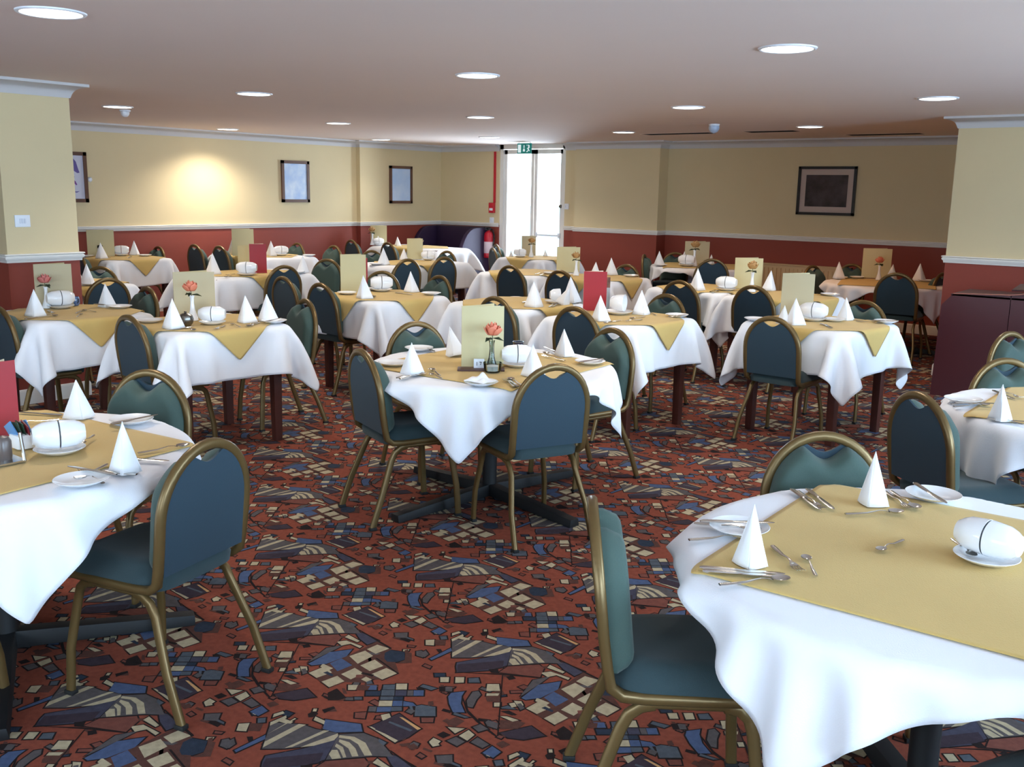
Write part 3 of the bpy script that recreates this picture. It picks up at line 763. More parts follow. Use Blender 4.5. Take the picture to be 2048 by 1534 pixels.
# ------------------------------------------------------------------ draped cloth
def disc_sd(R):
    def f(x, y):
        r = np.hypot(x, y)+1e-9
        return r-R, x/r, y/r
    return f
def box_sd(a, b, rc=.035):
    def f(x, y):
        qx = np.abs(x)-(a-rc); qy = np.abs(y)-(b-rc); ox = np.maximum(qx,0); oy = np.maximum(qy,0); l = np.hypot(ox,oy)
        sd = l+np.minimum(np.maximum(qx,qy),0)-rc; ins = l < 1e-9
        gx = np.where(ins,(qx>qy)*1.0,ox/(l+1e-9)); gy = np.where(ins,(qx<=qy)*1.0,oy/(l+1e-9))
        return sd, gx*np.sign(x), gy*np.sign(y)
    return f
def drape(w, d, rot, sdf, seed=1, n=44, steps=400, its=6, eps=.004, off=(0,0)):
    """lets a sheet of cloth fall over a table outline (position based dynamics)"""
    m = max(8, int(round(n*d/w))); rng = np.random.RandomState(seed)
    U, V = np.meshgrid(np.linspace(-w/2,w/2,n), np.linspace(-d/2,d/2,m)); c, s = math.cos(rot), math.sin(rot)
    P = np.stack([c*U-s*V+off[0], s*U+c*V+off[1], np.zeros_like(U)], -1)
    sd, _, _ = sdf(P[...,0], P[...,1]); W = (sd > -.02).astype(float)
    P[...,2] += W*rng.uniform(-.004,.004,U.shape); prev = P.copy(); dt = 1/90.
    hx = w/(n-1); hy = d/(m-1); hd = math.hypot(hx, hy); G = []
    for o in (0, 1):
        G += [(np.s_[:,o:n-1:2],np.s_[:,o+1:n:2],hx,1.),(np.s_[o:m-1:2,:],np.s_[o+1:m:2,:],hy,1.),
              (np.s_[o:m-1:2,0:n-1],np.s_[o+1:m:2,1:n],hd,.6),(np.s_[o:m-1:2,1:n],np.s_[o+1:m:2,0:n-1],hd,.6)]
    for o in (0, 2):
        jj = [j for j in range(n-2) if j % 4 in (o,o+1)]; ii = [i for i in range(m-2) if i % 4 in (o,o+1)]
        G += [(np.ix_(range(m),jj),np.ix_(range(m),[j+2 for j in jj]),2*hx,.4),(np.ix_(ii,range(n)),np.ix_([i+2 for i in ii],range(n)),2*hy,.4)]
    for st in range(steps):
        v = (P-prev)*(.985 if st < steps*.6 else .95); prev = P.copy()
        P = P+v*W[...,None]; P[...,2] -= 9.8*dt*dt*W
        for k in range(its):
            for a, b, L, kk in G:
                A, B = P[a], P[b]; D = B-A; l = np.linalg.norm(D,axis=-1)+1e-9; wa, wb = W[a], W[b]
                cc = (kk*(l-L)/l/(wa+wb+1e-9))[...,None]*D; P[a] = A+cc*wa[...,None]; P[b] = B-cc*wb[...,None]
            sd, gx, gy = sdf(P[...,0], P[...,1]); pen = (sd < eps)&(P[...,2] < 0)&(W > 0); top = pen&(-P[...,2] < -(sd-eps)); si = pen&~top
            P[...,2] = np.where(top, 0, P[...,2]); P[...,0] += np.where(si,(eps-sd)*gx,0); P[...,1] += np.where(si,(eps-sd)*gy,0)
    return P
RR = .685
SQ = .415
def cloth_mesh(name, P, m, crease=0.0):
    if crease:
        flat = P[...,2] > -.002
        P = P.copy(); P[...,2] += np.where(flat, crease*(.5+.5*np.sin(P[...,0]*9+1.3)*np.sin(P[...,1]*7+.4)), 0)
    g = MB(); g.grid(P, flip=False); me_ = g.mesh(name, m, angle=180)
    return me_
me_round = cloth_mesh('tablecloth', drape(1.47,1.47,0,disc_sd(RR),1), m_cloth)
me_sq = cloth_mesh('tablecloth', drape(1.44,1.44,0,box_sd(SQ,SQ),2), m_cloth)
me_sq2 = cloth_mesh('tablecloth', drape(1.44,1.44,.03,box_sd(SQ,SQ),5), m_cloth)
me_yr = cloth_mesh('table_topper', drape(1.0,1.0,0,disc_sd(RR+.012),3,30,200), m_yel, .002)
me_yq = cloth_mesh('table_topper', drape(.89,.89,PI/4,box_sd(SQ+.012,SQ+.012),4,32,260), m_yel, .001)
def long_cloth(L): return (cloth_mesh('tablecloth', drape(L+.6,1.44,0,box_sd(L/2,SQ),6), m_cloth), cloth_mesh('table_topper', drape(.89,.89,PI/4,box_sd(L/2+.012,SQ+.012),4,32,260), m_yel, .001))
LONG = {}

def add_cloth(me_, name, label, loc, rz, group, sub=True):
    o = obj(name, me_, None, loc); o.rotation_euler = (0,0,rz)
    tag(o, label, 'tablecloth' if name == 'tablecloth' else 'table topper', group)
    if sub: md = o.modifiers.new('smooth', 'SUBSURF'); md.levels = 1; md.render_levels = 1
    so = o.modifiers.new('thickness', 'SOLIDIFY'); so.thickness = .0012; so.offset = -1
    return o
def round_src():
    t = thing('round_table', '', 'table')
    b = MB(); b.lathe([(0,.722),(RR-.03,.722),(RR-.014,.728),(RR-.014,.742),(RR-.024,.748),(0,.749)], 64); build(b, 'tabletop', m_top, t)
    b = MB(); b.lathe([(.045,.05),(.04,.08),(.04,.7),(.12,.715),(.12,.728)], 20); build(b, 'column', m_iron, t)
    for i in range(4):
        a = PI/2*i; f_ = MB()
        f_.add([(.03,-.035,.02),(.03,.035,.02),(.66,.035,.0),(.66,-.035,.0),(.03,-.03,.085),(.03,.03,.085),(.66,.028,.04),(.66,-.028,.04)], [(0,3,2,1)[::-1],(4,5,6,7)[::-1],(0,1,5,4)[::-1],(1,2,6,5)[::-1],(2,3,7,6)[::-1],(3,0,4,7)[::-1]])
        f_.xf(Matrix.Rotation(a,4,'Z')); m2 = f_.mesh('base_foot', m_iron, bevel=.004); bm = bmesh.new(); bm.from_mesh(m2); bmesh.ops.recalc_face_normals(bm, faces=bm.faces); bm.to_mesh(m2); bm.free()
        obj('base_foot', m2, t)
    return t
def table4_src(L):
    t = thing('square_table' if L < 1 else 'long_table', '', 'table')
    a, b_ = L/2-.028, SQ-.028
    b = MB(); b.box((-a,-b_,.770),(a,b_,.793)); build(b, 'tabletop', m_top, t, bevel=.006)
    b = MB()
    for q in (((-a+.06,-b_+.06,.70),(a-.06,-b_+.08,.775)),((-a+.06,b_-.08,.70),(a-.06,b_-.06,.775)),((-a+.06,-b_+.08,.70),(-a+.08,b_-.08,.775)),((a-.08,-b_+.08,.70),(a-.06,b_-.08,.775))): b.box(*q)
    build(b, 'apron', m_wood, t, smooth=False)
    for sx in (-1,1):
        for sy in (-1,1):
            x, y = sx*(a-.063), sy*(b_-.063); l = MB()
            l.add([(x-.026,y-.026,0),(x+.026,y-.026,0),(x+.026,y+.026,0),(x-.026,y+.026,0),(x-.034,y-.034,.775),(x+.034,y-.034,.775),(x+.034,y+.034,.775),(x-.034,y+.034,.775)],[(0,3,2,1),(4,5,6,7),(0,1,5,4),(1,2,6,5),(2,3,7,6),(3,0,4,7)])
            build(l, 'leg', m_wood, t, bevel=.004)
    return t
KR = Kit(round_src(), 'table', 'round tables on black pedestal bases')
KS = Kit(table4_src(SQ*2), 'table', 'square dining tables with four wooden legs')
KL = {}
ZR, ZS = .757, .803
TAB = {}
OUTL = []                                             # outlines of the table tops, to keep things from overhanging
def onto(p, m):
    """the nearest spot at least m inside the edge of the nearest table"""
    vd = Vector((p.x, p.y, 0)).normalized()
    for k in range(45):                               # first try to slide straight towards or away from the aisle viewpoint
        for sg_ in ((1,) if k == 0 else (-1, 1)):
            c_ = p+vd*(sg_*.012*k)
            for x, y, rz, a, b in OUTL:
                dx, dy = c_.x-x, c_.y-y
                if a is None: sd = math.hypot(dx, dy)-RR
                else:
                    c, s = math.cos(rz), math.sin(rz); sd = max(abs(c*dx+s*dy)-a, abs(-s*dx+c*dy)-b)
                if sd <= -m: return c_
    best = None
    for x, y, rz, a, b in OUTL:
        dx, dy = p.x-x, p.y-y
        if a is None:
            r_ = math.hypot(dx, dy); sd = r_-RR; k = min(1, (RR-m)/max(r_,1e-6)); q = (x+dx*k, y+dy*k)
        else:
            c, s = math.cos(rz), math.sin(rz); lx, ly = c*dx+s*dy, -s*dx+c*dy; sd = max(abs(lx)-a, abs(ly)-b)
            lx = max(-a+m, min(a-m, lx)); ly = max(-b+m, min(b-m, ly)); q = (x+c*lx-s*ly, y+s*lx+c*ly)
        if best is None or sd < best[0]: best = (sd, q)
    return Vector((best[1][0], best[1][1], p.z))
def ton(u, v, z, m=.075): return onto(at(u, v, z), m)
def rtable(key, x, y, base_a, cloth_a, top_a, tn):
    KR.put((x,y,0), math.radians(base_a), 'round pedestal table '+tn)
    add_cloth(me_round, 'tablecloth', 'white tablecloth with hanging points on the round table '+tn, (x,y,ZR), math.radians(cloth_a), 'white tablecloths')
    add_cloth(me_yr, 'table_topper', 'yellow square topper on the round table '+tn, (x,y,ZR+.004), math.radians(top_a), 'yellow table toppers')
    TAB[key] = (x, y, ZR+.0085, tn); OUTL.append((x, y, 0, None, None))
sqn = [0]
def stable(key, x, y, rot, tn, L=None, horiz=False):
    rz = math.radians(rot) + (PI/2 if (L and not horiz) else 0)
    if L:
        if L not in KL: KL[L] = Kit(table4_src(L), 'table', 'long dining tables with four wooden legs'); LONG[L] = long_cloth(L)
        KL[L].put((x,y,0), rz, 'long table '+tn); mc, my = LONG[L]
    else:
        KS.put((x,y,0), rz, 'square table '+tn); sqn[0] += 1; mc, my = (me_sq if sqn[0] % 2 else me_sq2), me_yq
    kd = 'long' if L else 'square'
    add_cloth(mc, 'tablecloth', 'white tablecloth on the %s table %s' % (kd, tn), (x,y,ZS), rz, 'white tablecloths')
    add_cloth(my, 'table_topper', 'yellow diamond topper on the %s table %s' % (kd, tn), (x,y,ZS+.004), rz, 'yellow table toppers')
    TAB[key] = (x, y, ZS+.0065, tn); OUTL.append((x, y, rz, (L or 2*SQ)/2, SQ))
rtable('T1', -3.40, 4.07, -8, -18, 3, 'in the middle of the room')
rtable('T2', -3.53, 1.465, -27, 27, 6, 'in the left foreground')
rtable('T3', -.63, 2.64, 40, 35, 2, 'in the right foreground')
rtable('T4', -.58, 5.05, 20, 10, 0, 'cut off by the right edge')
rtable('T5', -3.58, 11.18, 10, 17, 17, 'in the alcove beside the right pillar')
rtable('T6', -6.25, 11.85, 10, 0, 28, 'by the pier right of the door')
stable('S1', -5.65, 3.78, -6, 'behind the left foreground round table')
stable('S2', -6.73, 3.43, -5, 'right before the left pillar')
stable('S3', -6.11, 5.84, -3, 'left of the aisle behind the middle round table')
stable('S4', -4.95, 6.25, -4, 'straight behind the middle round table')
stable('S5', -3.85, 6.08, -4.5, 'with the red menu right of the middle')
stable('S6', -4.50, 8.62, -3, 'with the apricot rose at the right back')
stable('S6b', -3.63, 8.50, -3, 'at the right end of the apricot rose table')
stable('S7', -2.66, 6.90, -8, 'at the right with the white bent menu')
stable('S10', -6.78, 8.75, -2, 'at the back centre behind two chair backs')
stable('S10b', -5.86, 8.80, -2, 'under the broad cream menu at the back centre')
stable('S11', -8.2, 10.8, -3, 'in front of the bright glass door')
stable('S12', -8.62, 8.72, -2, 'before the corner booth with two chairs tucked in', 1.35)
stable('S13', -10.95, 11.30, 0, 'along the corner booth', 1.5, True)
stable('S14', -8.62, 6.28, -4, 'with the short red menu at the left back', 1.2)
stable('S15', -10.80, 8.15, -2, 'by the left wall under the tall cream menu', 1.3, True)
stable('S16', -11.38, 6.52, 0, 'by the left wall beside the pillar')
stable('S17', -8.72, 4.47, -3, 'half hidden behind the left pillar')

# ------------------------------------------------------------------ chairs in place
def ch(u, v, fx, fy, lab, **k): chair(u, v, fx, fy, lab, **k)
b_ = 'teal banquet chair, '
ch(1110,727,-.88,-.47*-1 if False else .40, b_+'back to us at the near side of the middle round table')
ch(722,697,.35,.94, b_+'at the left of the middle round table, seen from behind')
ch(830,642,.95,-.30, b_+'facing us at the far left of the middle round table')
ch(1228,655,-.25,-.97, b_+'facing us at the right of the middle round table')
ch(415,878,-.97,-.24, b_+'largest one, back to us at the left foreground table')
ch(300,738,.38,-.92, b_+'facing us across the left foreground round table')
ch(1650,862,.60,-.80, b_+'facing us across the right foreground round table')
ch(1185,997,.81,.59, b_+'in side view at the left of the right foreground table')
ch(1840,783,.60,.80, b_+'seen from behind at the table cut by the right edge')
ch(2012,715,.75,-.66, b_+'facing us behind the table cut by the right edge')
ch(2020,662,.92,-.38, b_+'turned right, directly before the maroon waiter station')
ch(255,629,.05,1, b_+'at the left end of the square table behind the left foreground')
ch(612,597,-.25,-.97, b_+'at the right end of the square table behind the left foreground')
ch(-4,612,.05,1, b_+'cut by the left edge, at the table before the left pillar')
ch(295,573,-.1,-1, b_+'facing us at the far end of the table before the left pillar')
ch(215,555,-1,.05, b_+'back to us at the table half behind the left pillar')
ch(200,532,.5,-.85, b_+'with a shine on top, at the far side behind the left pillar')
ch(158,507,.2,1, b_+'peeping out beside the left pillar at the wall table')
ch(317,492,-.1,-1, b_+'right of the table by the left wall beside the pillar')
ch(640,565,.1,1, b_+'seen from behind at the left of the aisle table', sc=1.03)
ch(880,550,-.15,-1, b_+'facing us at the right of the aisle table with the tall menu')
ch(765,541,.35,-.95, b_+'facing us behind the aisle table, in front of two chair backs')
ch(565,552,.1,1, b_+'standing alone behind the square table of the coral rose')
ch(568,530,-1,.1, b_+'with broad back to us at the short red menu table', sc=1.03)
ch(655,517,.3,-1, b_+'pale one facing us right of the short red menu table')
ch(438,491,.1,1, b_+'right one of the two backs by the left wall', sc=1.05)
ch(388,488,.1,1, b_+'left one of the two backs by the left wall', sc=1.05)
ch(595,485,-.1,-1, b_+'against the left wall under the middle blue print')
ch(668,490,-.1,-1, b_+'facing us left of the wall pilaster')
ch(702,479,.2,1, b_+'first back right of the wall pilaster', sc=1.03)
ch(775,484,.2,1, b_+'second back right of the wall pilaster before the booth table', sc=1.03)
ch(815,517,-1,.1, b_+'left one of two broad backs at the table before the booth', sc=1.03)
ch(888,513,-1,.1, b_+'right one of two broad backs at the table before the booth', sc=1.03)
ch(895,501,-.1,-1, b_+'far right of the table before the booth, only its top showing')
ch(742,500,1,-.2, b_+'half hidden behind the red edged menu at the back left')
ch(990,592,.15,1, b_+'behind the tall middle menu, seen from behind', sc=1.03)
ch(1150,612,.1,1, b_+'seen from behind at the left of the red menu table', sc=1.03)
ch(1335,587,-.1,-1, b_+'facing us at the far end of the red menu table')
ch(1020,530,.1,1, b_+'left one of the two backs at the back centre tables', sc=1.03)
ch(1120,540,.1,1, b_+'right one of the two backs at the back centre tables', sc=1.03)
ch(1255,528,-.1,-1, b_+'facing us right of the back centre tables')
ch(985,495,.55,.85, b_+'front one of the two overlapping backs left of the bright door')
ch(992,488,.55,.85, b_+'rear one of the two overlapping backs left of the bright door')
ch(1288,508,.9,.35, b_+'in side view before the pier, left of the pier table')
ch(1425,517,-.6,.8, b_+'back to us in front of the pier table', sc=1.04)
ch(1352,504,.1,-1, b_+'against the back wall behind the pier table menu')
ch(1360,560,.1,1, b_+'left one of two backs at the apricot rose tables', sc=1.03)
ch(1507,570,.1,1, b_+'right one of two backs at the apricot rose tables', sc=1.035)
ch(1545,632,.05,1, b_+'broad back to us at the white bent menu table')
ch(1730,600,-.1,-1, b_+'facing us at the far end of the white bent menu table')
ch(1795,545,-.1,1, b_+'back to us at the alcove table beside the right pillar', sc=1.05)
ch(1625,530,.95,-.2, b_+'in side view left of the alcove table')
ch(1706,527,-.2,-1, b_+'behind the yellow menu of the alcove table')
ch(1885,545,-1,.1, b_+'half hidden by the right pillar in the alcove')

CH.put((.02,1.97,0), face_rz(-.91,.42), b_+'only its dark seat showing in the bottom right corner')
CH.put((-3.24,.80,0), face_rz(-.27,.94), b_+'only a bronze leg showing at the left edge')

# ------------------------------------------------------------------ table things: sources
def napkin_src(var):
    rng = random.Random(var)
    hgt, w_ = .165, .066
    ap = Vector((rng.uniform(-.006,.006), .012, hgt)); g = MB()
    # two front panels meeting at a ridge, an open back: folded cloth standing like a tent
    L_ = Vector((-w_,.03,0)); Rr = Vector((w_,.03,0)); Fr = Vector((-.004+rng.uniform(-.012,.012),-.034,0)); Bk = Vector((0,.05,0))
    def panel(a, b, bow, n=10):
        P = np.zeros((n,n,3))
        for i in range(n):
            s_ = i/(n-1)
            for j in range(n):
                t_ = j/(n-1); base_ = a.lerp(b, t_); q = base_.lerp(ap, s_**.92)
                nrm = (b-a).cross(Vector((0,0,1))).normalized()
                q = q + nrm*bow*math.sin(PI*t_)*(1-s_)*(.4+.6*s_)*1.5 + nrm*.0015*math.sin(3*t_+4*s_+var)
                P[i,j] = q
        g.grid(P)
    panel(L_, Fr, .012); panel(Fr, Rr, .012); panel(Rr, Bk, -.012); panel(Bk, L_, -.012)
    # inner fold showing at the open side
    ap2 = ap.copy(); ap = Vector((.012,.02,hgt*.62)); panel(Vector((w_*.9,.02,0)), Vector((.02,.075,0)), .01); ap = ap2
    o = build(g, 'napkin', m_nap, angle=45)
    so = o.modifiers.new('thickness','SOLIDIFY'); so.thickness = .0025
    tag(o, '', 'napkin'); return o
NK = [Kit(napkin_src(v), 'napkin', 'white napkins folded into standing points') for v in (1, 2, 3)]
nk_i = [0]
def napkin(u, v, label, z, sc=1., rz=None, lean=0, wx=1.):
    nk_i[0] += 1; p = onto(at(u, v, z), .075*sc*wx); r = rz if rz is not None else math.atan2(-p.x, p.y)+random.uniform(-.4,.4)
    # local -Y (the ridge) turns to the aisle
    return NK[nk_i[0] % 3].put((p.x,p.y,z-.001), r, label, None, (sc*wx,sc*wx,sc), (lean*.5, lean, r))
def plate_src(R, name):
    g = MB(); g.lathe([(0,.0025),(R*.5,.002),(R*.55,0),(R*.6,.002),(R*.75,.006),(R*.97,.0155),(R,.0175),(R*.985,.0185),(R*.75,.0105),(R*.6,.0065),(0,.006)], 40); o = build(g, name, m_china, angle=60); tag(o, '', 'plate'); return o
PLT = Kit(plate_src(.085, 'side_plate'), 'plate', 'white side plates')
def knife_src():
    t = MB(); n = 14
    prof = [(0,.0045,.0035),(.01,.008,.006),(.05,.008,.006),(.085,.0065,.005),(.092,.005,.0045),(.1,.008,.002),(.15,.0095,.0018),(.19,.009,.0014),(.207,.005,.001),(.212,.001,.0006)]
    vs = []; 
    for y,w_,h_ in prof:
        for sx,sz in ((-1,0),(-.7,1),(.7,1),(1,0),(.7,-1),(-.7,-1)): vs.append((w_*sx, y, .0042+h_*sz*.6))
    k = 6; fs = [(i*k+j,i*k+(j+1)%k,(i+1)*k+(j+1)%k,(i+1)*k+j) for i in range(len(prof)-1) for j in range(k)]+[tuple(range(k)),tuple((len(prof)-1)*k+j for j in range(k))]
    t.add(vs, fs); m2 = t.mesh('table_knife', m_steel, angle=40); bm = bmesh.new(); bm.from_mesh(m2); bmesh.ops.recalc_face_normals(bm, faces=bm.faces); bm.to_mesh(m2); bm.free()
    o = obj('table_knife', m2); tag(o,'','knife'); return o
def fork_src():
    t = MB()
    t.tube([(0,0,.0035),(0,.02,.0032),(0,.07,.0045),(0,.105,.010),(0,.125,.0085),(0,.135,.006)], .0055, .014, n=10, up=(0,0,1), taper=[1,1.15,.8,.45,.6,1.0])
    t.add([(-.006,.128,.006),(.006,.128,.006),(.0125,.148,.0035),(-.0125,.148,.0035),(-.006,.128,.0085),(.006,.128,.0085),(.0125,.148,.006),(-.0125,.148,.006)],[(0,3,2,1),(4,5,6,7),(0,1,5,4),(1,2,6,5),(2,3,7,6),(3,0,4,7)])
    for i in range(4):
        x = -.0105+.007*i; t.tube([(x,.146,.005),(x,.165,.0045),(x,.19,.010)], .003, .0036, n=6, up=(0,0,1), taper=[1,1,.5])
    o = build(t, 'table_fork', m_steel, angle=40); tag(o,'','fork'); return o
def spoon_src(L=.19):
    t = MB(); s = L/.19
    t.tube([(0,0,.0035),(0,.02*s,.0032),(0,.07*s,.0045),(0,.11*s,.011),(0,.13*s,.009),(0,.142*s,.005)], .005, .013*s, n=10, up=(0,0,1), taper=[1,1.15,.75,.4,.45,.8])
    n1, n2 = 9, 16; top = np.zeros((n1, n2+1, 3)); bot = np.zeros((n1, n2+1, 3))
    for i in range(n1):
        r_ = i/(n1-1)
        for j in range(n2+1):
            a = 2*PI*j/n2; x = .019*s*r_*math.cos(a); y = (.162+.026*r_*math.sin(a)*(1.0 if math.sin(a)>0 else .9))*s if True else 0
            z = .0075*s*r_**2; top[i,j] = (x,y,z+.0022); bot[i,j] = (x,y,z+.0006)
    t.grid(top, flip=True); t.grid(bot); t.grid(np.stack([top[-1],bot[-1]]))
    m2 = t.mesh('spoon', m_steel, angle=50); bm = bmesh.new(); bm.from_mesh(m2); bmesh.ops.recalc_face_normals(bm, faces=bm.faces); bm.to_mesh(m2); bm.free()
    o = obj('spoon', m2); tag(o,'','spoon'); return o
KN = Kit(knife_src(), 'knife', 'steel table knives'); FK = Kit(fork_src(), 'fork', 'steel table forks'); SP = Kit(spoon_src(), 'spoon', 'steel dessert spoons')
s2 = spoon_src(.14); s2.name = 'teaspoon'; TS = Kit(s2, 'teaspoon', 'steel teaspoons')
def lay(kit, u, v, u2, v2, label, z, dz=0):
    """cutlery with its handle end at (u, v) pointing to (u2, v2)"""
    p, q = at(u,v,z), at(u2,v2,z); d = (q-p).normalized(); L_ = {'knife':.212,'fork':.19,'spoon':.19}.get(kit.cat,.14)
    for t_ in (0, L_, 0, L_, 0):
        e_ = p+d*t_; p = p+(onto(e_, .004)-e_)
    kit.put((p.x,p.y,z+dz), face_rz(d.x,d.y), label)
def cup_src():
    t = thing('coffee_cup', '', 'cup')
    g = MB(); g.lathe([(0,.0),(.026,.0),(.028,.004),(.034,.012),(.042,.03),(.045,.06),(.046,.075),(.0445,.0755),(.0425,.06),(.039,.03),(.03,.012),(0,.009)], 32); build(g, 'cup_body', m_china, t, angle=60)
    g = MB(); g.tube([(.044,0,.062),(.062,0,.066),(.073,0,.052),(.07,0,.034),(.056,0,.022),(.040,0,.024)], .008, .010, n=8); build(g, 'handle', m_china, t)
    return t
CUP = Kit(cup_src(), 'cup', 'white china cups lying on saucers')
SAU = Kit(plate_src(.078, 'saucer'), 'saucer', 'white saucers under the cups')
def cups(u, v, z, label, ang=0, n=2, sc=1.):
    """saucer with a pair of cups lying mouth to mouth on it"""
    p = onto(at(u,v,z), .10*sc); SAU.put((p.x,p.y,z), 0, 'white saucer '+label, None, sc)
    vx = Vector((p.x,p.y)).normalized(); rt = math.atan2(-vx.x, vx.y)+ang; d = Vector((math.cos(rt), math.sin(rt), 0))
    zc = z+.014*sc+.047*sc
    for i, s_ in enumerate((-1,1)[:n]):
        ax = d*(-s_); c = Vector((p.x,p.y,zc)) + d*(s_*.0775*sc if n == 2 else -.04*sc)
        q = Vector((0,0,1)).rotation_difference(ax); vw = Vector((p.x,p.y,-.6)).normalized()
        th = max((k*.3 for k in range(21)), key=lambda a_: (q @ Vector((math.cos(a_), math.sin(a_), 0))).dot(vw))
        e = (q.to_matrix() @ Matrix.Rotation(th,3,'Z')).to_euler()
        CUP.put(tuple(c), 0, ('%s white cup of the pair %s' % (('left','right')[i], label)) if n == 2 else 'white cup lying on its side '+label, None, sc, tuple(e))
def menu_src(mf, name, w_=.19, h_=.29, curve=0.):
    t = thing('menu_card', '', 'menu card')
    def leaf(nm, ang, m, off):
        n = 10; P = np.zeros((2,n,3)); 
        for j in range(n):
            s_ = j/(n-1); y = curve*math.sin(PI*s_)
            for i in range(2): P[i,j] = (s_*w_, y+.0, i*h_)
        g = MB(); g.grid(P, flip=False); nn = len(g.v); g.grid(P+np.array((0,.002,0)), flip=True); g.xf(Matrix.Rotation(ang,4,'Z'))
        lo = [0,1]
        for j in range(n-1):
            for i in (0,1):
                a, b = i*n+j, i*n+j+1; g.f.append((a,b,nn+b,nn+a)); g.m.append(0)
        for j in (0,n-1): g.f.append((j,n+j,nn+n+j,nn+j)); g.m.append(0)
        m2 = g.mesh(nm, m, angle=40); bm = bmesh.new(); bm.from_mesh(m2); bmesh.ops.recalc_face_normals(bm, faces=bm.faces); bm.to_mesh(m2); bm.free()
        return obj(nm, m2, t)
    leaf('front_cover', 0, mf, 0); leaf('back_cover', math.radians(34), m_menu if mf is not m_menur else m_page, 0)
    g = MB(); g.box((.004,.001,.004),(w_*.97,.003,h_*.985)); g.xf(Matrix.Rotation(math.radians(15),4,'Z')); build(g, 'page', m_page, t, smooth=False)
    return t
MEN = dict(c=Kit(menu_src(m_menu,'c',curve=-.008), 'menu card', 'standing folded menus'), t=Kit(menu_src(m_menu2,'t',curve=-.004), 'menu card', 'standing folded menus'), r=Kit(menu_src(m_menur,'r'), 'menu card', 'standing folded menus'))
def menu(kind, u, v, z, label, wpx, hpx, face=None):
    """u, v: middle of the foot of the front cover in the photo; width and height in photo pixels"""
    p = ton(u,v,z,.07); dep = Vector((p.x,p.y,z-H)).dot(f0.normalized()); mpx = dep/F
    w_ = wpx*mpx; dt = ray(u, v-hpx); h_ = H + dt.z/math.hypot(dt.x, dt.y)*math.hypot(p.x, p.y) - z
    vx = Vector((p.x,p.y)).normalized(); right = Vector((vx.y,-vx.x))
    if face: a = math.radians(face); right = Vector((right.x*math.cos(a)-right.y*math.sin(a), right.x*math.sin(a)+right.y*math.cos(a)))
    s_ = p.xy - right*w_/2
    MEN[kind].put((s_.x,s_.y,z), math.atan2(right.y,right.x), label, None, (w_/.19, w_/.19, h_/.29))
def vase_src(mr, nm):
    t = thing('rose_vase', '', 'vase')
    g = MB(); g.lathe([(0,.0),(.028,.0),(.03,.004),(.026,.02),(.014,.06),(.010,.10),(.011,.125),(.015,.14),(.0135,.14),(.009,.122),(.008,.10),(.011,.06),(.02,.022),(0,.012)], 24); build(g, 'vase_body', m_china if nm != 'g' else m_vase, t)
    g = MB(); g.tube([(0,0,.03),(.002,0,.12),(.004,-.002,.165)], .004, n=6); build(g, 'stem', m_leaf, t)
    g = MB()
    for k in range(14):
        a = k*2.4; r_ = .008+.0016*k; z = .172+.03*(1-k/14.); n = 6; P = np.zeros((n,n,3))
        for i in range(n):
            for j in range(n):
                s_, q = i/(n-1), -1+2*j/(n-1); ang = a+q*.8*(1-.3*s_); rad = r_*(.55+.62*s_*(1.25-.5*s_))
                P[i,j] = (.004+rad*math.cos(ang), -.002+rad*math.sin(ang), .166+.036*s_*(1.1-.5*k/14.)*(1-.25*q*q))
        g.grid(P)
    g.xf(Matrix.Translation((.004,-.002,.166)) @ Matrix.Scale(1.55,4) @ Matrix.Translation((-.004,.002,-.166)))
    o = build(g, 'rose_bloom', mr, t, angle=70); so = o.modifiers.new('thickness','SOLIDIFY'); so.thickness = .0015
    g = MB()
    for a, z in ((.4,.15),(2.6,.145),(4.6,.15)):
        c, s_ = math.cos(a), math.sin(a); g.add([(.004,0,z),(.03*c-.012*s_,.03*s_+.012*c,z+.004),(.055*c,.055*s_,z-.012),(.03*c+.012*s_,.03*s_-.012*c,z+.004)], [(0,1,2,3)])
    o = build(g, 'leaves', m_leaf, t); so = o.modifiers.new('thickness','SOLIDIFY'); so.thickness = .0012
    return t
VAS = dict(c=Kit(vase_src(m_rose,'w'), 'vase', 'bud vases with a single rose'), y=Kit(vase_src(m_rosey,'w'), 'vase', 'bud vases with a single rose'), p=Kit(vase_src(m_rosep,'w'), 'vase', 'bud vases with a single rose'), g=Kit(vase_src(m_rose,'g'), 'vase', 'bud vases with a single rose'))
def vase(kind, u, v, z, label, sc=1.):
    p = ton(u,v,z,.05); VAS[kind].put((p.x,p.y,z), random.uniform(0,6), label, None, sc)

# ------------------------------------------------------------------ laying the tables
z1 = ZR+.0095; zq = ZS+.0075
# --- right foreground table
T = 'on the right foreground table'
napkin(1497,1132,'white standing napkin at the left place '+T, z1, 1.0, None, 0, .7); napkin(1742,1010,'white standing napkin at the far place '+T, z1, 1.03, None, 0, .72)
lay(KN,1398,1148,1607,1164,'steel knife, upper of the pair below the left napkin '+T, z1); lay(KN,1404,1158,1606,1174,'steel knife, lower of the pair below the left napkin '+T, z1)
lay(SP,1438,1183,1597,1170,'steel spoon nearest the table edge below the left napkin '+T, z1)
lay(FK,1378,1082,1520,1072,'steel fork, lower of two left of the left napkin '+T, z1); lay(FK,1388,1048,1530,1064,'steel fork, upper of two left of the left napkin '+T, z1)
PLT.put(tuple(ton(1478,1062,z1)), 0, 'white side plate behind the left napkin '+T); lay(KN,1400,1045,1560,1048,'steel butter knife across the left side plate '+T, z1+.019)
lay(FK,1545,1094,1594,1140,'small steel fork right of the left napkin '+T, z1); lay(TS,1632,1154,1594,1086,'steel teaspoon with bright bowl right of the left napkin '+T, z1)
lay(TS,1806,1082,1738,1112,'lone steel teaspoon in the centre '+T, z1)
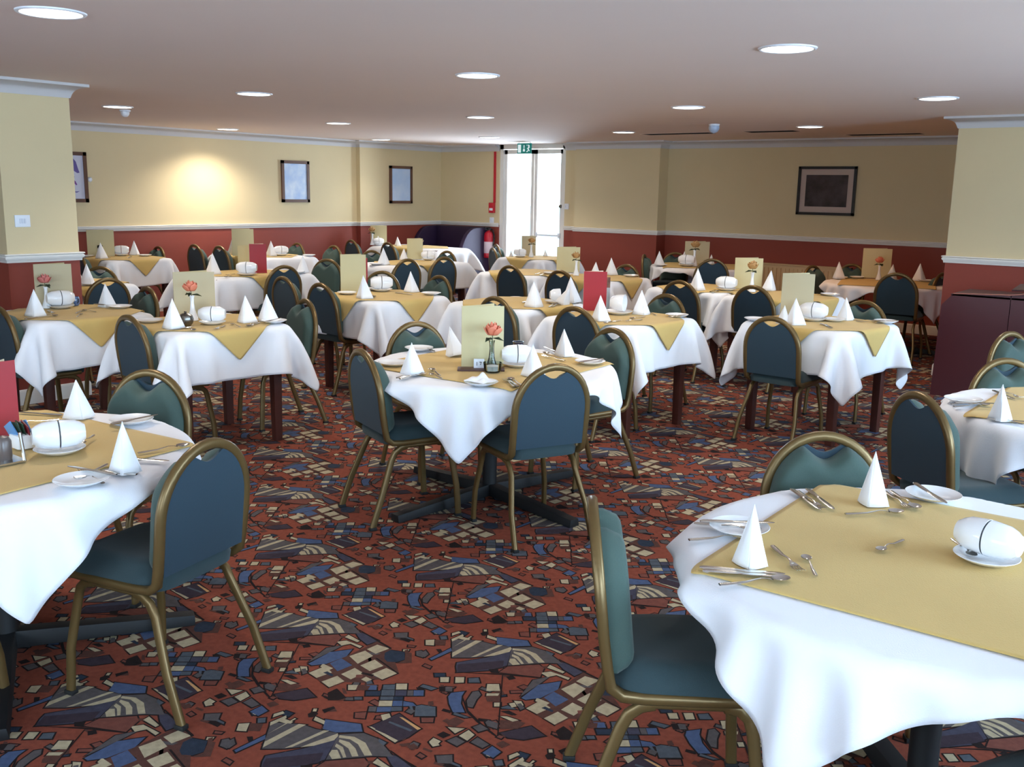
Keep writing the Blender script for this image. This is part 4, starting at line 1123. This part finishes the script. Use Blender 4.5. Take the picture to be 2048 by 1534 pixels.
lay(KN,1582,980,1650,1028,'steel knife, left one at the far place '+T, z1); lay(KN,1613,979,1682,1032,'steel knife, middle one at the far place '+T, z1); lay(FK,1596,984,1642,1018,'steel fork between the knives at the far place '+T, z1)
lay(SP,1690,1030,1806,1026,'steel spoon lying before the far napkin '+T, z1); lay(FK,1768,984,1808,1012,'steel fork right of the far napkin '+T, z1); lay(SP,1782,984,1820,1010,'steel spoon right of the far napkin '+T, z1)
PLT.put(tuple(ton(1866,996,z1)), 0, 'white side plate at the far right '+T); lay(KN,1828,968,1908,1018,'steel butter knife resting across the far right side plate '+T, z1+.02)
cups(1972,1122,z1,T,-.42,2,1.05); lay(TS,1903,1080,1990,1150,'steel teaspoon on the saucer beside the two cups '+T, z1+.012)
# --- left foreground table
T = 'on the left foreground table'
napkin(160,836,'white standing napkin at the far place '+T, z1, .95); napkin(246,952,'tall white standing napkin at the right place '+T, z1, 1.05, None, 0, .8)
PLT.put(tuple(ton(263,845,z1)), 0, 'white side plate at the far place '+T); lay(KN,222,850,328,828,'steel knife across the far side plate '+T, z1+.019)
PLT.put(tuple(ton(165,988,z1)), 0, 'white side plate nearest us '+T); lay(KN,236,990,114,968,'steel knife with dark blade across the near side plate '+T, z1+.019); lay(FK,275,980,205,976,'steel fork beside the near side plate '+T, z1)
lay(FK,206,968,158,940,'steel fork left of the tall napkin '+T, z1); lay(SP,214,930,160,958,'steel spoon crossing the fork left of the tall napkin '+T, z1)
lay(SP,275,913,325,905,'steel spoon, upper of two behind the tall napkin '+T, z1); lay(KN,274,920,340,924,'steel knife behind the tall napkin '+T, z1)
lay(KN,125,832,70,828,'steel knife left of the far napkin '+T, z1); lay(FK,118,840,60,846,'steel fork left of the far napkin '+T, z1)
cups(120,905,z1,T,.1,2,1.1); lay(TS,188,872,140,905,'steel teaspoon handle sticking out of the saucer '+T, z1+.01)
menu('r', 18, 872, z1, 'tall red menu card cut by the left edge '+T, 46, 150, 25)
t = thing('sachet_bowl', 'white bowl of blue, green and red sachets by the red menu', 'bowl', tuple(ton(50,895,z1)))
g = MB(); g.box((-.04,-.04,0),(.04,.04,.055)); build(g, 'bowl_body', m_china, t, bevel=.015)
for i, (mm, a) in enumerate(((m_bluep,-.5),(m_grnp,-.1),(m_grnp,.1),(m_redp,.35),(m_bluep,-.3))):
    g = MB(); g.box((-.028,-.002,0),(.028,.002,.07)); g.xf(Matrix.Translation((.0,-.024+.012*i,.03)) @ Matrix.Rotation(a,4,'Y') @ Matrix.Rotation(.25,4,'X')); build(g, 'sachet', mm, t, bevel=.001)
t = thing('sauce_caddy', 'steel and wood condiment holder cut by the left edge', 'caddy', tuple(ton(8,922,z1)))
g = MB(); g.box((-.06,-.05,0),(.06,.05,.006)); g.tube([(-.055,-.045,.003),(-.055,-.045,.1)], .006); g.tube([(.055,.045,.003),(.045,.04,.10)], .012); build(g, 'tray', m_steel, t)
g = MB(); g.lathe([(0,.006),(.026,.006),(.028,.02),(.028,.07),(.02,.085),(0,.09)], 18); build(g, 'pot', mat('brown_pot', (96,84,80), .3), t)
# --- middle round table
T = 'on the middle round table'
napkin(825,749,'white standing napkin at the left place '+T, z1, 1.0); napkin(1128,712,'white standing napkin at the right place '+T, z1, .95)
napkin(908,712,'white napkin leaning left beside the tall menu '+T, z1, 1.05, None, -.28); napkin(1066,752,'white standing napkin behind the near chair back '+T, z1, 1.0)
PLT.put(tuple(ton(788,730,z1)), 0, 'white side plate at the far left '+T); PLT.put(tuple(ton(838,698,z1)), 0, 'white side plate at the back '+T); PLT.put(tuple(ton(1180,727,z1)), 0, 'white side plate at the right '+T); PLT.put(tuple(ton(962,778,z1)), 0, 'white side plate under the crumpled napkin '+T)
def crumple_src():
    n = 22; P = np.zeros((n,n,3)); rng = np.random.RandomState(4)
    for i in range(n):
        for j in range(n):
            x, y = -1+2*j/(n-1), -1+2*i/(n-1); z = max(0, 1-abs(x)**1.5)*max(0, 1-abs(y)**1.5)
            P[i,j] = (.062*x, .05*y, .003+.028*z*(1+.5*math.sin(4*x+3*y))+.008*math.sin(7*x-5*y)*z)
    g = MB(); g.grid(P); o = build(g, 'napkin', m_nap, angle=60); so = o.modifiers.new('thickness','SOLIDIFY'); so.thickness = .004; return o
o = crumple_src(); o.location = ton(960,774,z1)+Vector((0,0,.019)); tag(o, 'crumpled white napkin lying on a plate '+T, 'napkin')
lay(KN,793,764,860,752,'steel knife before the left napkin '+T, z1); lay(FK,800,760,858,747,'steel fork before the left napkin '+T, z1); lay(SP,880,752,846,728,'steel spoon right of the left napkin '+T, z1); lay(TS,884,758,850,745,'steel teaspoon right of the left napkin '+T, z1)
lay(KN,852,684,888,706,'steel knife at the back left '+T, z1); lay(FK,846,690,876,704,'steel fork at the back left '+T, z1)
lay(KN,1036,785,995,752,'steel knife, left one behind the near chair '+T, z1); lay(FK,1028,787,988,756,'steel fork, left one behind the near chair '+T, z1); lay(SP,1044,772,1008,752,'steel spoon behind the near chair '+T, z1)
lay(KN,1158,726,1206,718,'steel knife across the right plate '+T, z1+.019); lay(FK,1130,722,1082,712,'steel fork left of the right napkin '+T, z1); lay(SP,1124,716,1086,706,'steel spoon left of the right napkin '+T, z1); lay(KN,1112,705,1090,695,'steel knife behind the right napkin '+T, z1)
menu('c', 965, 733, z1, 'tall cream menu card with dark edge '+T, 84, 121, 6)
g = MB(); g.box((-.125,-.045,0),(.125,.05,.012)); o = build(g, 'menu_stand', m_wood, bevel=.003); p = at(962,738,z1); o.location = (p.x,p.y,z1-.0125); vx = Vector((p.x,p.y)).normalized(); o.rotation_euler = (0,0,math.atan2(-vx.x,vx.y)); tag(o, 'dark wooden stand under the tall cream menu', 'stand'); o.location.z = z1-.0085
vase('g', 983, 741, z1, 'glass vase with coral rose before the tall cream menu', 1.15)
t = thing('glass_dish', 'clear glass sugar dish at the foot of the tall cream menu', 'dish', tuple(ton(985,738,z1)+Vector((.05,-.06,0))))
g = MB(); g.lathe([(0,0),(.04,0),(.044,.006),(.05,.05),(.046,.05),(.04,.008),(0,.006)], 24); build(g, 'dish_body', m_vase, t)
g = MB(); g.lathe([(0,.007),(.038,.008),(.042,.03),(.02,.036),(0,.037)], 20); build(g, 'sugar', m_nap, t)
t = thing('salt_shaker', 'small glass shaker beside the number card', 'shaker', tuple(ton(953,722,z1)))
g = MB(); g.lathe([(0,0),(.022,0),(.024,.03),(.018,.055)], 16); build(g, 'jar', m_sil, t); g = MB(); g.lathe([(.018,.055),(.019,.068),(.01,.076),(0,.077)], 16); build(g, 'cap', m_plastic, t)
t = thing('number_card', 'little white number card at the foot of the tall menu', 'card', tuple(ton(958,737,z1)), math.atan2(-at(958,737,z1).x, at(958,737,z1).y))
g = MB(); g.box((-.028,-.004,0),(.028,.004,.052)); build(g, 'card', m_plastic, t, smooth=False)
g = MB()
for pl in ([(-.013,.016),(-.01,.016),(-.01,.036),(-.013,.036)], [(.006,.02),(.009,.02),(.014,.036),(.011,.036)], [(.002,.034),(.013,.034),(.013,.037),(.002,.037)]): g.prism(pl, 0, .0006)
g.xf(Matrix.Translation((0,-.004,0)) @ Matrix.Rotation(PI/2,4,'X')); build(g, 'printed_strokes', m_slot, t, smooth=False)
t = thing('milk_jug', 'dark blue glass jug behind the cups '+T, 'jug', tuple(ton(1036,712,z1)))
g = MB(); g.lathe([(0,0),(.026,0),(.034,.02),(.034,.05),(.028,.07),(.033,.085),(.03,.085),(.024,.07),(.03,.045),(.022,.01),(0,.008)], 20); build(g, 'jug_body', m_dglass, t)
g = MB(); g.tube([(.03,0,.07),(.055,0,.062),(.055,0,.035),(.032,0,.02)], .007); build(g, 'handle', m_dglass, t)
t = MB(); t.box((-.02,-.014,0),(.02,.014,.05)); o = build(t, 'butter_packet', m_yellow, bevel=.004); o.location = ton(1012,712,z1); tag(o, 'yellow packet right of the tall cream menu', 'packet')
cups(1034,732,z1,T,.1,2,1.1)
# --- table at the right edge
T = 'on the table cut by the right edge'
napkin(1998,852,'white standing napkin '+T, z1, .95, None, 0, .8)
PLT.put(tuple(ton(1925,815,z1)), 0, 'white side plate '+T); lay(KN,1885,806,1985,808,'steel knife across the side plate '+T, z1+.019); lay(FK,1900,830,1975,826,'steel fork below the side plate '+T, z1); lay(SP,1905,836,1978,833,'steel spoon below the side plate '+T, z1)
lay(KN,1985,782,2020,796,'steel knife at the back '+T, z1); lay(FK,2000,782,2040,797,'steel fork at the back '+T, z1); lay(TS,2046,850,2012,842,'steel teaspoon by the edge of the photo '+T, z1); lay(KN,1968,872,2046,878,'steel knife on the near rim '+T, z1)
# --- square table behind the left foreground
T = 'on the coral rose table'
napkin(344,664,'white standing napkin at the left end '+T, zq, 1.15); napkin(492,645,'white standing napkin at the right of the cups '+T, zq, 1.1); napkin(536,640,'far right white standing napkin '+T, zq, 1.1)
PLT.put(tuple(ton(300,644,zq)), 0, 'white side plate at the back left '+T); PLT.put(tuple(ton(548,645,zq)), 0, 'white side plate at the right end '+T); lay(KN,530,650,572,640,'steel knife across the right end plate '+T, zq+.019)
menu('t', 391, 632, zq, 'broad tan menu card behind the coral rose', 78, 88, 0); vase('c', 386, 641, zq, 'white bud vase with coral rose in front of the broad tan menu', 1.2)
cups(425,648,zq,T,-.2,2,1.1)
t = thing('sugar_pot', 'round dark pewter pot beside the coral rose vase', 'pot', tuple(ton(372,652,zq)))
g = MB(); g.lathe([(0,0),(.03,0),(.045,.02),(.05,.045),(.042,.07),(.02,.082),(0,.085)], 24); build(g, 'pot_body', m_sil, t); g = MB(); g.lathe([(0,.083),(.008,.084),(.009,.094),(0,.098)], 12); build(g, 'lid_knob', m_sil, t)
lay(KN,388,662,340,668,'steel knife before the left napkin '+T, zq); lay(SP,366,655,396,664,'steel spoon right of the left napkin '+T, zq); lay(FK,450,652,430,660,'steel fork, left one near the cups '+T, zq); lay(TS,480,654,452,646,'steel teaspoon by the cups '+T, zq); lay(FK,520,652,494,662,'steel fork before the right napkins '+T, zq); lay(SP,516,646,482,658,'steel spoon before the right napkins '+T, zq)
# --- table before the left pillar
T = 'on the table before the left pillar'
napkin(68,632,'white standing napkin at the left '+T, zq, 1.1); napkin(213,614,'white standing napkin at the right '+T, zq, 1.05)
menu('t', 110, 606, zq, 'tan menu card with red spine before the left pillar', 68, 78, 0); vase('p', 94, 616, zq, 'white bud vase with pink rose before the left pillar', 1.1)
cups(122,616,zq,T,.25,2,1.2)
PLT.put(tuple(ton(240,615,zq)), 0, 'white side plate at the right '+T); lay(KN,188,609,262,614,'steel knife across the right plate '+T, zq+.019); lay(KN,50,640,110,632,'steel knife before the left napkin '+T, zq); lay(SP,88,628,118,634,'steel spoon right of the left napkin '+T, zq); lay(FK,96,622,112,630,'steel fork right of the left napkin '+T, zq)
lay(TS,192,624,158,620,'steel teaspoon, upper one in the middle '+T, zq); lay(TS,154,634,172,624,'steel teaspoon, lower one in the middle '+T, zq); lay(FK,152,627,182,616,'steel fork in the middle '+T, zq)
t = thing('milk_jug', 'small blue glass jug beside the tan menu with red spine', 'jug', tuple(ton(151,603,zq)))
g = MB(); g.lathe([(0,0),(.022,0),(.03,.02),(.03,.045),(.025,.065),(.021,.065),(.026,.04),(0,.008)], 20); build(g, 'jug_body', mat('blue_glass', (92,122,170), .1, coat=.5), t); g = MB(); g.tube([(.026,0,.055),(.045,0,.05),(.045,0,.03),(.028,0,.018)], .006); build(g, 'handle', m_dglass, t)
# --- behind the pillar and by the left wall
napkin(178,574,'white standing napkin on the table half behind the left pillar', zq, 1.15); napkin(149,570,'white napkin partly hidden by the left pillar', zq, 1.4)
SAU.put(tuple(ton(182,578,zq)), 0, 'white saucer on the table half behind the left pillar')
T = 'on the wall table beside the pillar'
napkin(203,517,'white standing napkin at the left '+T, zq, 1.15); napkin(271,510,'white standing napkin at the right '+T, zq, 1.1)
menu('c', 203, 512, zq, 'cream menu card on the wall table beside the pillar', 50, 52, 0); PLT.put(tuple(ton(170,513,zq)), 0, 'white side plate at the left '+T); PLT.put(tuple(ton(290,512,zq)), 0, 'white side plate at the right '+T)
cups(243,511,zq,T,0,2,1.2); lay(SP,256,516,268,512,'steel spoon right of the cups '+T, zq); lay(FK,214,514,226,518,'steel fork left of the cups '+T, zq)
t = thing('salt_shaker', 'glass shaker with dark cap before the cream wall table menu', 'shaker', tuple(ton(201,508,zq)), 0)
g = MB(); g.lathe([(0,0),(.035,0),(.035,.09),(.028,.1)], 16); build(g, 'jar', m_china, t); g = MB(); g.lathe([(.028,.1),(.032,.11),(.03,.135),(0,.14)], 16); build(g, 'cap', m_slot, t)
# --- left back tables
T = 'on the short red menu table'
napkin(424,548,'white standing napkin at the left '+T, zq, 1.3); napkin(616,546,'white standing napkin at the right '+T, zq, 1.1)
menu('r', 517, 546, zq, 'short red menu card at the left back', 33, 58, 0); cups(494,552,zq,T,-.2,2,1.3); PLT.put(tuple(ton(620,549,zq)), 0, 'white side plate at the right end '+T)
lay(SP,462,552,448,556,'steel spoon left of the cups '+T, zq); lay(FK,470,548,452,551,'steel fork left of the cups '+T, zq); menu('c', 490, 536, zq, 'cream menu card standing behind the short red menu', 26, 45, 0)
T = 'on the table under the tall cream menu'
menu('c', 487, 516, zq, 'tall cream menu card against the left wall', 42, 58, 0); napkin(466,512,'white standing napkin left of the tall menu '+T, zq, 1.25); napkin(541,512,'white standing napkin right of the tall menu '+T, zq, 1.2); cups(562,511,zq,T,.25,2,1.2)
PLT.put(tuple(ton(618,511,zq)), 0, 'white side plate at the right end '+T); lay(KN,576,511,598,513,'steel knife right of the cups '+T, zq)
# --- aisle table
T = 'on the aisle table with the tall menu'
napkin(727,598,'white standing napkin at the left '+T, zq, 1.15); napkin(822,584,'white standing napkin at the right '+T, zq, 1.1)
menu('c', 707, 575, zq, 'tall cream menu card with red edge on the aisle table', 50, 66, 0); menu('r', 731, 580, zq, 'red menu back standing against the aisle table menu', 9, 64, 0); cups(763,582,zq,T,.1,2,1.25); SAU.put(tuple(ton(668,571,zq)), 0, 'white saucer at the left back '+T)
PLT.put(tuple(ton(862,589,zq)), 0, 'white side plate at the right '+T); PLT.put(tuple(ton(694,588,zq)), 0, 'white side plate at the left '+T); lay(KN,790,586,846,592,'steel knife leading to the right plate '+T, zq); lay(SP,742,590,752,597,'steel spoon by the left napkin '+T, zq); lay(FK,700,574,694,582,'steel fork before the tall menu '+T, zq); lay(TS,740,585,738,592,'steel teaspoon by the left napkin '+T, zq)
# --- booth and door tables
T = 'on the booth table'
napkin(745,489,'white standing napkin at the left '+T, zq, 1.0); napkin(795,492,'white standing napkin at the right '+T, zq, .9); menu('c', 748, 489, zq, 'cream menu card before the wall left of the booth', 32, 38, 0); cups(757,494,zq,T,.25,2,1.1); vase('y', 738, 490, zq, 'bud vase with dark flower on the booth table', 1.3)
T = 'on the two chair table before the booth'
napkin(768,529,'white standing napkin at the left '+T, zq, 1.2); napkin(807,519,'white standing napkin between the chair backs '+T, zq, .9); menu('c', 830, 516, zq, 'cream menu card on the table before the booth', 31, 39, 0); vase('y', 840, 518, zq, 'bud vase with dark flower right of the booth side menu', 1.2); cups(856,520,zq,T,-.2,2,1.1); PLT.put(tuple(ton(752,531,zq)), 0, 'white side plate at the left '+T)
T = 'on the table before the bright door'
menu('t', 1057, 508, zq, 'tan menu card against the bright door', 28, 36, 0); vase('y', 1062, 514, zq, 'dark flower vase before the bright door', 1.2); cups(1040,514,zq,T,-.2,2,1.1); napkin(1090,512,'white folded napkin at the right '+T, zq, .55); napkin(1022,513,'white folded napkin at the left '+T, zq, .5)
# --- back centre
T = 'on the back centre table'
menu('c', 1136, 546, zq, 'broad cream menu card at the back centre', 46, 52, 0); vase('y', 1152, 551, zq, 'bud vase with orange flower before the broad cream menu', 1.15); napkin(1190,551,'white standing napkin, left of two '+T, zq, .9); napkin(1222,548,'white standing napkin, right of two '+T, zq, 1.15)
PLT.put(tuple(ton(1262,553,zq)), 0, 'white side plate at the right '+T); lay(SP,1080,553,1096,549,'steel spoon on the left '+T, zq); lay(FK,1070,549,1090,546,'steel fork on the left '+T, zq); SAU.put(tuple(ton(1100,551,zq)), 0, 'white saucer left of the broad cream menu')
# --- straight behind the middle table
T = 'on the table straight behind the middle'
napkin(1068,620,'white standing napkin in the middle '+T, zq, 1.2); napkin(1124,612,'white napkin folded with two lobes '+T, zq, .95, None, .35); cups(1110,606,zq,T,.2,1,1.1); lay(KN,1044,606,1062,603,'steel knife left of the napkin '+T, zq); lay(SP,1098,618,1112,612,'steel spoon before the lobed napkin '+T, zq); lay(FK,1104,620,1118,615,'steel fork before the lobed napkin '+T, zq)
# --- red menu table
T = 'on the red menu table'
menu('r', 1189, 616, zq, 'tall red menu card with white flap', 46, 73, 0); napkin(1200,643,'white standing napkin at the left '+T, zq, 1.1); napkin(1284,629,'white standing napkin at the right '+T, zq, 1.1); cups(1236,628,zq,T,-.3,1,1.4)
napkin(1184,606,'white napkin leaning against the red menu', zq, 1.3, None, -.1); lay(SP,1290,634,1248,640,'steel spoon before the right napkin '+T, zq); lay(KN,1208,650,1270,640,'steel knife before the left napkin '+T, zq); lay(FK,1284,640,1252,643,'steel fork before the right napkin '+T, zq); PLT.put(tuple(ton(1354,633,zq)), 0, 'white side plate at the right '+T); lay(KN,1336,635,1372,631,'steel knife across the right plate '+T, zq+.019); lay(TS,1312,631,1300,627,'steel teaspoon in the middle '+T, zq)
t = thing('photo_card', 'small dark printed card above the red menu table', 'card', tuple(ton(1206,612,zq)), math.atan2(-at(1206,612,zq).x, at(1206,612,zq).y))
g = MB(); g.box((-.05,0,.0),(.05,.006,.19)); build(g, 'holder', m_vase, t, smooth=False); g = MB(); g.box((-.05,-.002,.17),(.05,.008,.25)); build(g, 'picture', art_mat('brown_photo', (70,40,34), (150,110,90), 14), t, smooth=False)
# --- white bent menu table
T = 'on the white bent menu table'
menu('t', 1592, 633, zq, 'tall white bent menu card at the right', 62, 86, 0); napkin(1588,660,'white standing napkin before the bent menu', zq, 1.15); napkin(1691,640,'white standing napkin at the right '+T, zq, 1.0); cups(1626,641,zq,T,-.3,2,1.25)
PLT.put(tuple(ton(1772,644,zq)), 0, 'white side plate at the right '+T); PLT.put(tuple(ton(1502,642,zq)), 0, 'white side plate at the left behind the chair '+T); PLT.put(tuple(ton(1668,642,zq)), 0, 'white side plate behind the cups '+T)
lay(KN,1640,648,1668,657,'steel knife before the cups '+T, zq); lay(FK,1652,650,1662,658,'steel fork before the cups '+T, zq); lay(SP,1705,640,1732,642,'steel spoon right of the napkin '+T, zq); lay(FK,1712,643,1738,645,'steel fork right of the napkin '+T, zq); lay(KN,1752,643,1792,643,'steel knife across the right plate '+T, zq+.019)
napkin(1566,648,'white napkin half hidden behind the bent menu', zq, .8)
# --- apricot rose tables
T = 'on the apricot rose table'
menu('c', 1495, 578, zq, 'cream menu card behind the apricot rose', 54, 62, 0); vase('y', 1503, 583, zq, 'white bud vase with apricot rose', 1.3); napkin(1395,585,'white standing napkin at the left '+T, zq, 1.25); napkin(1486,570,'white standing napkin behind the cream menu '+T, zq, 1.6); cups(1452,584,zq,T,-.3,2,1.25); lay(FK,1420,584,1434,580,'steel fork right of the left napkin '+T, zq); lay(SP,1424,590,1440,586,'steel spoon right of the left napkin '+T, zq)
napkin(1540,576,'white standing napkin on the table pushed to the right end', zq, 1.15); PLT.put(tuple(ton(1660,589,zq)), 0, 'white side plate on the table pushed to the right end'); lay(TS,1634,588,1644,591,'steel teaspoon on the table pushed to the right end', zq)
# --- pier table
T = 'on the pier table'
menu('t', 1393, 527, z1, 'tan menu card with pale rose before the pier', 48, 44, 0); vase('y', 1388, 532, z1, 'white bud vase with pale rose before the pier', 1.5); napkin(1318,533,'white standing napkin at the left '+T, z1, 1.15); napkin(1369,527,'white standing napkin behind the cups '+T, z1, 1.0); cups(1373,532,z1,T,-.3,2,1.4); napkin(1421,528,'white standing napkin right of the menu '+T, z1, .8); PLT.put(tuple(ton(1322,534,z1)), 0, 'white side plate at the left '+T)
# --- alcove table
T = 'on the alcove table'
menu('c', 1751, 556, z1, 'bright yellow lit menu card in the alcove', 54, 59, 0); vase('c', 1757, 560, z1, 'white bud vase with pale rose before the yellow menu', 1.2); napkin(1660,556,'white standing napkin at the left '+T, z1, 1.2); napkin(1839,560,'white standing napkin at the right '+T, z1, 1.2); napkin(1783,560,'white standing napkin behind the chair '+T, z1, 1.1); PLT.put(tuple(ton(1714,556,z1)), 0, 'white side plate behind the yellow menu '+T); SAU.put(tuple(ton(1682,556,z1)), 0, 'white saucer right of the left napkin '+T); PLT.put(tuple(ton(1852,560,z1)), 0, 'white side plate under the right napkin '+T)
lay(KN,1690,556,1722,560,'steel knife left of the yellow menu '+T, z1)

# ------------------------------------------------------------------ view settings
sc = bpy.context.scene
sc.view_settings.view_transform = 'Standard'; sc.view_settings.look = 'None'; sc.view_settings.gamma = 1; sc.view_settings.use_curve_mapping = False
sc.view_settings.exposure = 0.1
sc.cycles.use_denoising = True
sc.cycles.max_bounces = 8; sc.cycles.diffuse_bounces = 5; sc.cycles.sample_clamp_indirect = 6; sc.cycles.caustics_reflective = False; sc.cycles.caustics_refractive = False
